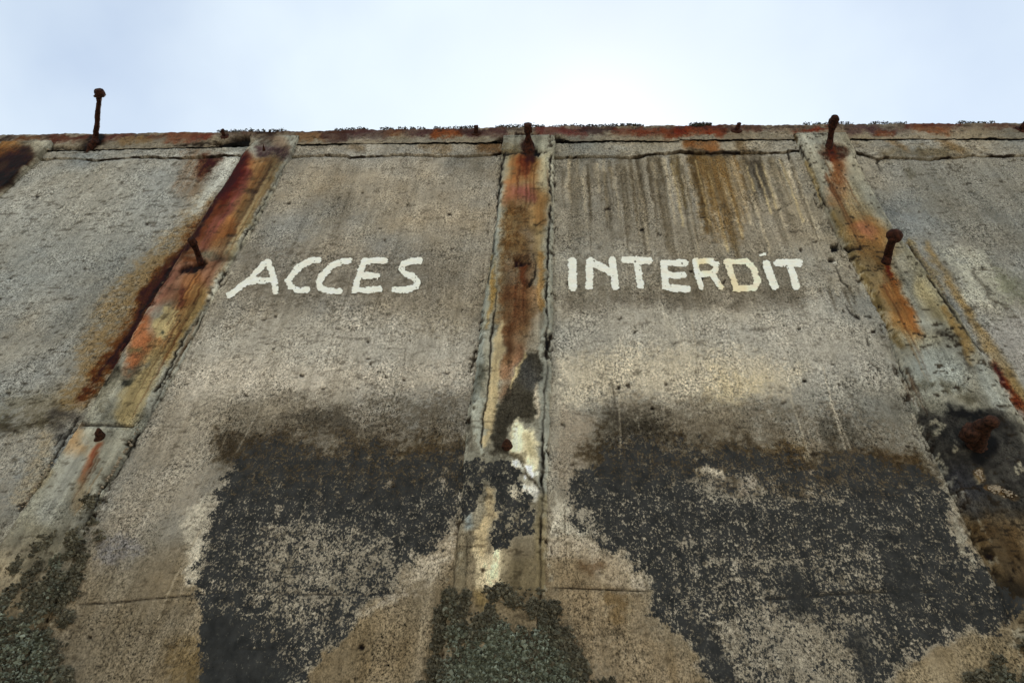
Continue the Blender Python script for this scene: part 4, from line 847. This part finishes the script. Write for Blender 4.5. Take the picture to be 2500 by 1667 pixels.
letter('T', [cr('C', (668, 1100), (812, 1098)), cr('C', (748, 1105), (772, 1180), (798, 1256))], 3, 9.)
_m = letter('accent mark over the last I', [cr('C', (552, 1046), (582, 1038))], 3, 3.2); _m.name = 'accent_mark'

# ------------------------------------------------------------------ rusty ironwork
def tube(path, radii, sides=14, rough=.25, seed=0, closed=True, hexa=False):
    bm = bmesh.new(); rings = []
    pts = [Vector(p) for p in path]
    # resample
    P2, R2 = [], []
    for i in range(len(pts)-1):
        n = max(2, int((pts[i+1]-pts[i]).length/.006))
        for j in range(n): P2.append(pts[i].lerp(pts[i+1], j/n)); R2.append(radii[i]+(radii[i+1]-radii[i])*j/n)
    P2.append(pts[-1]); R2.append(radii[-1])
    for i, p in enumerate(P2):
        d = (P2[min(i+1, len(P2)-1)]-P2[max(i-1, 0)]).normalized()
        a = d.orthogonal().normalized() if i == 0 else (a-d*a.dot(d)).normalized()
        b = d.cross(a)
        ring = []
        for s in range(sides):
            an = 2*math.pi*s/sides; r = R2[i]
            q = p+(a*math.cos(an)+b*math.sin(an))*r
            n1 = mnoise.noise(q*38+Vector((seed*3.1, 0, 0))); n2 = mnoise.noise(q*110+Vector((0, seed*2.3, 0)))
            q = p+(a*math.cos(an)+b*math.sin(an))*r*(1+rough*(n1*.9+n2*.55))
            ring.append(bm.verts.new(q))
        rings.append(ring)
    for r1, r2 in zip(rings[:-1], rings[1:]):
        for s in range(sides): bm.faces.new((r1[s], r1[(s+1) % sides], r2[(s+1) % sides], r2[s]))
    bm.faces.new(rings[0][::-1]); bm.faces.new(rings[-1])
    bmesh.ops.recalc_face_normals(bm, faces=bm.faces)
    return bm
def lump(c, axis, r, h, sides=6, rough=.15, seed=0, sub=2):
    """a corroded hexagonal nut or head: prism with rounded corners, then eaten away"""
    bm = bmesh.new()
    if sides == 14 and h > .02:
        bmesh.ops.create_icosphere(bm, subdivisions=3, radius=r)
        bmesh.ops.scale(bm, vec=(1.12, .92, .5*h/r+.15), verts=bm.verts)
    else: bmesh.ops.create_cone(bm, cap_ends=True, segments=sides, radius1=r, radius2=r*.94, depth=h)
    if not (sides == 14 and h > .02):
      bmesh.ops.bevel(bm, geom=bm.edges[:], offset=r*.12, segments=1, affect='EDGES')
      bmesh.ops.triangulate(bm, faces=bm.faces[:])
      bmesh.ops.subdivide_edges(bm, edges=bm.edges[:], cuts=sub, use_grid_fill=True)
    rotm = Vector(axis).to_track_quat('Z', 'Y').to_matrix().to_4x4()
    bmesh.ops.transform(bm, matrix=Matrix.Translation(c) @ rotm, verts=bm.verts)
    for v in bm.verts:
        d = (v.co-Vector(c)); n = mnoise.noise(v.co*45+Vector((seed*5.3, 1, 0)))*.8+mnoise.noise(v.co*120)*.4
        v.co += d*rough*n
    bmesh.ops.recalc_face_normals(bm, faces=bm.faces)
    return bm
def bmo(name, bm, mat, parent=None, smooth=True):
    me = bpy.data.meshes.new(name); bm.to_mesh(me); bm.free()
    if smooth: me.polygons.foreach_set('use_smooth', np.ones(len(me.polygons), bool))
    return link(name, me, mat, parent)
def iron(name, base, label, cat='bolt', group='rusty iron bolts standing out of the wall'):
    return props(empty(name, base), label, cat, group)
def outdist(b, t, base_out):
    """how far out a rod square to the wall reaches if its foot and tip are surveyed at b and t"""
    vb = unp([b], base_out)[1][0]; vt = unp([t], 0)[1][0]
    return CAM_D*(1-vb/vt)
def rod(name, label, px, outs, radii, parts, seed, mat=MAT_RUST, cat='bolt', group='rusty iron bolts standing out of the wall', rough=.25):
    pts = [at(x, y, o) for (x, y), o in zip(px, outs)]
    root = iron(name, pts[0], label, cat, group)
    inner = pts[0]+Vector((0, .05, 0))
    bmo('shank', tube([inner]+pts, [radii[0]]+list(radii), 14, rough, seed), mat, root)
    for kind, (x, y), o, ax, r, h, sd2 in parts:
        bmo(kind, lump(at(x, y, o), ax, r, h, 14 if kind in ('washer', 'head') else 6, .16 if kind != 'washer' else .2, sd2), mat, root)
    return root
# tall rod on the coping, left: stands almost square to the wall so it rises against the sky
d1 = outdist((236, 340), (243, 228), PR_)
rod('rusty_rod', 'tall thin rusty rod with a nutted head rising against the sky', [(233, 345), (234, 330), (237, 300), (239, 272), (241.5, 250), (242, 240), (243, 226)], [.02, PR_+.02, d1*.40, d1*.62, d1*.80, d1*.88, d1], [.020, .017, .0150, .0145, .0125, .016, .018],
    [('nut', (243, 227), d1*.985, (.05, -1, .12), .031, .042, 1), ('washer', (243, 234), d1*.93, (.1, -1, .2), .034, .009, 2)], 1)
_rr = bpy.data.objects['rusty_rod']
_b = tube([at(212, 372, .0), at(220, 362, .012), at(228, 352, .02), at(234, 343, .04)], [.006, .020, .030, .022], 12, .5, 51)
bmo('rust_clot', _b, MAT_RUST, _rr)
# bolt at the head of the middle pilaster
d2 = outdist((1290, 366), (1290, 312), PR_)
rod('rusty_bolt', 'dark rusty bolt with a swollen foot at the head of the middle pilaster', [(1291, 372), (1291, 362), (1290, 350), (1290, 343), (1289, 330), (1289, 318), (1288, 306)], [.02, PR_, d2*.32, d2*.45, d2*.65, d2*.8, d2], [.036, .036, .034, .022, .0155, .0165, .020],
    [('nut', (1289, 313), d2*.93, (0, -1, .1), .027, .05, 3)], 2)
# right-hand pilaster: bolt at its head
d3 = outdist((2023, 360), (2035, 290), PR_)
rod('rusty_bolt', 'rusty bolt with a long club-shaped head rising past the coping on the right', [(2022, 366), (2023, 358), (2027, 340), (2030, 320), (2033, 306), (2036, 295), (2038, 287), (2037, 284)], [.01, PR_, d3*.30, d3*.55, d3*.72, d3*.86, d3, d3*1.02], [.030, .022, .0165, .0165, .024, .028, .020, .008],
    [], 3, rough=.16)
d4 = outdist((2163, 640), (2180, 578), PR_)
rod('rusty_bolt', 'rusty bolt with a round mushroom head halfway down the right pilaster', [(2160, 647), (2163, 641), (2167, 625), (2172, 608), (2176, 592), (2180, 580)], [.01, PR_, d4*.28, d4*.55, d4*.8, d4], [.028, .022, .0185, .0175, .0170, .018],
    [('head', (2184, 575), d4*.97, (.6, -1, .35), .034, .050, 5)], 4, rough=.2)
d5 = outdist((490, 642), (468, 588), PR_)
rod('rusty_bolt', 'thin bent rusty bolt leaning left on the orange-stained left pilaster', [(493, 647), (490, 641), (485, 625), (480, 610), (473, 596), (467, 583)], [.005, PR_, d5*.3, d5*.55, d5*.8, d5], [.020, .0165, .0145, .0135, .017, .015],
    [('nut', (470, 590), d5*.9, (-.3, -1, .1), .0205, .034, 7)], 5)
# thick stub with a double head, low on the right pilaster
b6 = cr('F', (2010, 1110), (1990, 1000), (2060, 960), (2130, 920))
rod('rusty_bolt', 'thick corroded bolt stub with two lumps on the blackened right pilaster', [b6[0], ((b6[0][0]+b6[2][0])/2, (b6[0][1]+b6[2][1])/2), b6[2], b6[3]], [.0, .07, .13, .19], [.036, .031, .027, .022],
    [('nut', b6[1], .10, (-.3, -1, .1), .034, .054, 11), ('head', b6[3], .19, (.3, -1, .2), .025, .036, 12)], 6, mat=MAT_RUST2, rough=.28)
# small broken stumps
def stump(label, px, r, ln, tip, seed, hole=False, mat=MAT_RUST2, out0=PR_-.01):
    p = at(*px, out0); t = at(*tip, out0+ln)
    root = iron('rusty_stump', p, label, 'bolt', 'broken rusty bolt stumps in the pilasters')
    bmo('shank', tube([p+Vector((0, .05, 0)), p, p.lerp(t, .55), t], [r, r, r*.7, r*.22], 12, .35, seed), mat, root)
    bmo('rust_collar', tube([p+Vector((0, .02, 0)), p+Vector((0, -.004, 0)), p+Vector((0, -.009, 0))], [r*1.25, r*1.15, r*.8], 14, .35, seed+4), MAT_RUST, root)
    return root
stump('small pointed rusty stump below the joint line low on the left pilaster', (245, 1072), .021, .06, (240, 1046), 21)
stump('broken bolt sunk in a dark rust hole halfway up the middle pilaster', (1270, 644), .008, .010, (1270, 641), 22, out0=.012)
stump('reddish stump low on the middle pilaster beside the white plaster patch', (1239, 1092), .024, .045, (1237, 1073), 23)
stump('tiny black spike at the head of the left pilaster', (645, 372), .010, .05, (643, 353), 24, mat=MAT_RUST)
# short stubs of iron in the coping face
for i, ((x, y), lb) in enumerate((((548, 326), 'short black iron stub in the coping beside the broken notch near the left pilaster'), ((1163, 318), 'short black iron stub in the coping between the left and middle pilasters'), ((1800, 311), 'square black iron stub in the coping between the middle and right pilasters'), ((2494, 309), 'short black iron stub in the coping at the far right end'))):
    p = at(x, y, PR_); root = iron('coping_stub', p, lb, 'iron stub', 'iron stubs along the coping')
    bmo('stub', lump(p+Vector((0, -.012, -.01)), (.1, -1, .1), .016 if i != 0 else .012, .045, 6 if i != 2 else 4, .28, 31+i), MAT_RUST, root)
    bmo('rust_collar', tube([p+Vector((0, .03, -.012)), p+Vector((0, .012, -.012)), p+Vector((0, .008, -.012))], [.034, .030, .02], 12, .35, 40+i), MAT_RUST, root)

# ------------------------------------------------------------------ exposed aggregate, moss and lichen
def scatter_mesh(name, centers, sizes, cols, kind, mat, parent=None):
    """many small crumpled pieces in one mesh; kind 'pebble' (eight-vertex stones) or 'tuft' (branching leaf lobes)"""
    vs, fs, cs = [], [], []; nv = 0
    for (c, s, cl) in zip(centers, sizes, cols):
        if kind == 'pebble':
            base = np.array([(1, 0, 0), (-1, 0, 0), (0, 1, 0), (0, -1, 0), (0, 0, 1), (0, 0, -1)], float)
            base = base*rng.uniform(.6, 1.1, (6, 1))+rng.normal(size=(6, 3))*.12
            q = np.linalg.qr(rng.normal(size=(3, 3)))[0]
            base = base@q*s*np.array([1.15, .8, .8])
            vs.append(c+base); fs.append(np.array([(0, 2, 4), (2, 1, 4), (1, 3, 4), (3, 0, 4), (2, 0, 5), (1, 2, 5), (3, 1, 5), (0, 3, 5)])+nv)
            cs.append(np.repeat(cl[None], 6, 0)); nv += 6
        else:
            n = 5
            base = np.array([(1, 0, 0), (-1, 0, 0), (0, 1, 0), (0, -1, 0), (0, 0, 1), (0, 0, -1)], float)
            d = rng.normal(size=(n, 1, 3)); d[:, :, 1] = -np.abs(d[:, :, 1])*.8
            arr = base[None]*rng.uniform(.55, 1.25, (n, 6, 1))+rng.normal(size=(n, 6, 3))*.28
            arr = (arr*rng.uniform(.35, .62, (n, 1, 1))+d*.62)*s+c
            vs.append(arr.reshape(-1, 3))
            k = np.arange(n)[:, None, None]*6+nv
            fs.append((np.array([(0, 2, 4), (2, 1, 4), (1, 3, 4), (3, 0, 4), (2, 0, 5), (1, 2, 5), (3, 1, 5), (0, 3, 5)])[None]+k).reshape(-1, 3))
            cs.append(np.repeat(cl[None], n*6, 0)*np.repeat(rng.uniform(.6, 1.5, (n, 1)), 6, 0)); nv += n*6
    me = mesh_np(name, np.concatenate(vs), np.concatenate(fs), kind == 'pebble')
    set_attr(me, 'stain', np.clip(np.concatenate(cs), 0, .8))
    o = link(name, me, mat, parent); o['kind'] = 'stuff'
    return o
def fill(poly_list, n, seed, den_edge=1.0, lay_out=.004, warp=9):
    """random points on the wall inside surveyed outlines, broken up by noise"""
    r = np.random.default_rng(seed); res = []
    xs = [p[0] for po in poly_list for p in po]; ys = [p[1] for po in poly_list for p in po]
    a, b = unp([(min(xs)-40, min(ys)-40), (max(xs)+40, min(ys)-40), (min(xs)-40, max(ys)+40), (max(xs)+40, max(ys)+40)])
    u = r.uniform(a.min(), a.max(), n); v = r.uniform(b.min(), b.max(), n)
    x, y = proj(u, u*0-lay_out, v)
    x2 = x+(fbm(u, v, 9, 1)-.5)*4*warp+(fbm(u, v, 30, 2)-.5)*2*warp; y2 = y+(fbm(u, v, 9, 5)-.5)*4*warp+(fbm(u, v, 30, 6)-.5)*2*warp
    sd_ = np.full(n, -1e9)
    for po in poly_list: sd_ = np.maximum(sd_, shape_poly(x2, y2, po))
    cl = fbm(u, v, 30, 3, 3, .65); cl = (cl-cl.mean())/cl.std()
    keep = (sd_ > -9) & (cl*30+sd_*.62 > r.uniform(2, 66, n))
    global LAST_SD
    LAST_SD = (sd_+cl*8)[keep]
    return u[keep], v[keep]
def strip_out(u, v):
    o = np.full(len(u), .002)
    for k, (lv, rv) in enumerate(strips):
        if k == 0: continue
        l = np.interp(v, *lv); rr = np.interp(v, *rv)
        o = np.where((u > l-.003) & (u < rr+.003), PR_*.8, o)
    return o
def lichen(label, polys, n, seed, size=(.007, .013), tone=1.0):
    u, v = fill(polys, n, seed)
    out = strip_out(u, v)
    c = np.stack([u, -out-.002, v+CAM_Z], 1)
    s = np.random.default_rng(seed).uniform(*size, len(u))
    pal = np.array([(.085, .088, .056), (.125, .135, .092), (.21, .225, .165), (.085, .072, .046), (.05, .05, .034), (.15, .155, .105)])*tone
    edge = sst(8, 60, LAST_SD)
    gi = (fbm(u, v, 6, 2)*6+np.random.default_rng(seed+1).normal(size=len(u))*1.1).astype(int) % 6
    o = scatter_mesh('lichen_tufts', c, s, pal[gi]*edge[:, None]+(1-edge)[:, None]*np.array((.10, .088, .058))*np.random.default_rng(seed+2).uniform(.6, 1.5, (len(u), 1)), 'tuft', MAT_TUFT)
    props(o, label, 'lichen'); return o
lichen('thick grey-green bushy lichen spreading over the foot of the middle pilaster', [cr('H', (700, 1180), (760, 960), (890, 980), (890, 1120), (960, 1200), (1050, 1080), (1150, 1080), (1160, 980), (1250, 1050), (1240, 1120), (1320, 1080), (1390, 1060), (1480, 1020), (1520, 1200), (1600, 1300), (1700, 1480), (1800, 1900), (560, 1900), (660, 1500)), cr('H', (1060, 940), (1130, 950), (1130, 1000), (1080, 1000)), cr('H', (1150, 990), (1220, 980), (1250, 1110), (1200, 1120)), cr('H', (1310, 970), (1390, 940), (1400, 1000), (1330, 1000))], 62000, 3)
lichen('thick grey-green bushy lichen around the foot of the left pilaster', [cr('G', (-300, 940), (90, 940), (130, 1080), (240, 980), (300, 900), (280, 700), (330, 610), (500, 590), (620, 480), (560, 640), (550, 760), (470, 960), (420, 1060), (370, 1200), (420, 1340), (480, 1500), (420, 1900), (-300, 1900)), cr('G', (80, 760), (160, 740), (140, 800)), cr('G', (150, 870), (220, 820), (250, 850), (190, 900)), cr('G', (380, 1180), (410, 1120), (480, 1090), (460, 1150)), cr('G', (560, 600), (650, 560), (600, 500), (660, 470), (600, 410), (690, 330), (640, 330), (540, 560))], 74000, 4)
lichen('small dark lichen tufts in the lower right corner on tan concrete', [cr('I', (2080, 1440), (2140, 1380), (2200, 1440), (2300, 1500), (2420, 1480), (2500, 1900), (2150, 1900), (2100, 1560)), cr('I', (1980, 1510), (2020, 1500), (2050, 1560)), cr('I', (2300, 1300), (2400, 1290), (2400, 1400))], 16000, 5, tone=.8)
lichen('scattered dark lichen tufts creeping out from the middle clump onto the right panel', [cr('H', (1690, 1480), (1720, 1450), (1740, 1500)), cr('H', (1780, 1500), (1850, 1470), (1860, 1500), (1800, 1540)), cr('H', (1760, 1560), (1880, 1530), (1900, 1600), (1780, 1620)), cr('H', (1530, 1180), (1570, 1180), (1560, 1210)), cr('H', (1540, 1280), (1610, 1270), (1600, 1300))], 9000, 6, tone=.75)
# exposed pebbles along the broken edges of the left pilaster and in the spall low on the right one
def along(pts, n, wd, seed, out):
    r = np.random.default_rng(seed); res = []
    for i in range(n):
        t = r.uniform(0, len(pts)-1); j = int(t); f = t-j
        x = pts[j][0]*(1-f)+pts[j+1][0]*f+r.normal()*wd; y = pts[j][1]*(1-f)+pts[j+1][1]*f+r.normal()*wd
        res.append(np.array(at(x, y, out)))
    return res
def pebbles(pts, n, wd, seed, k, out=.018, size=(.0035, .008)):
    c = along(pts, n, wd, seed, out)
    o = scatter_mesh('exposed_aggregate', c, rng.uniform(*size, len(c)), [np.array((.3, .25, .18))]*len(c), 'pebble', MAT_PEB, pil[k])
    return o
pebbles(cr('D', (940, 940), (890, 1070), (830, 1140), (790, 1220), (760, 1270), (700, 1350), (670, 1420)), 110, 3.0, 8, 1)
pebbles(cr('D', (350, 1200), (290, 1300), (230, 1390), (150, 1500)), 60, 3.5, 9, 1, .014, (.003, .006))
pebbles(cr('F', (2110, 1370), (2160, 1380), (2220, 1400), (2280, 1430)), 70, 4.5, 10, 3, .03)
pebbles(cr('F', (2030, 1270), (2060, 1300)), 26, 5, 12, 3, .03)
pebbles(cr('C', (1600, 980), (1660, 1080), (1740, 1200), (1820, 1330)), 60, 4, 13, 3, .016, (.003, .006))
# dark moss cushions on the top arris of the wall
def moss(spans, seed):
    r = np.random.default_rng(seed); c, s, cl = [], [], []
    for x0, x1, n, hgt in spans:
        for i in range(int(n*3.5)):
            t = r.uniform(0, 1); x = x0+(x1-x0)*t
            y = np.interp(x, [0, 600, 1280, 1800, 2500], [322, 315, 303, 298, 293])
            p = np.array(at(x, y, PC_)); p[1] += r.uniform(-.002, .06); p[2] = CAM_Z+np.interp(p[0], us, COPTOP)+r.uniform(-.6, 1)*hgt*.50*(4*t*(1-t))**.5*(.5+fbm(np.array([p[0]]), np.array([0.]), 25, 3)[0])
            c.append(p); s.append(r.uniform(.004, .0085)); cl.append(np.array((.035, .036, .026))*r.uniform(.6, 1.4))
    o = scatter_mesh('moss', c, s, cl, 'tuft', MAT_TUFT)
    props(o, 'black-green moss cushions along the top edge of the wall', 'moss')
moss([(535, 650, 150, .03), (660, 700, 60, .03), (820, 900, 90, .012), (930, 1040, 110, .022), (1060, 1160, 80, .010), (1210, 1330, 170, .026), (1340, 1400, 60, .012), (1400, 1560, 160, .024), (1500, 1570, 90, .02), (1680, 1735, 200, .05), (1960, 2080, 90, .018), (2120, 2210, 60, .010), (2330, 2420, 60, .012)], 3)

# ------------------------------------------------------------------ ground in front and behind
n = 40
gx = np.linspace(-400, 400, n); GX, GY = np.meshgrid(np.sign(gx)*np.abs(gx)**2/400, np.sign(gx)*np.abs(gx)**2/400)
gz = -.02+(fbm(GX.ravel()+500, GY.ravel()+500, .3, 2)-.5)*.06
me = mesh_np('ground', np.stack([GX.ravel(), GY.ravel(), gz], 1), grid_quads(n, n))
g = link('ground', me, MAT_GROUND); g['kind'] = 'structure'
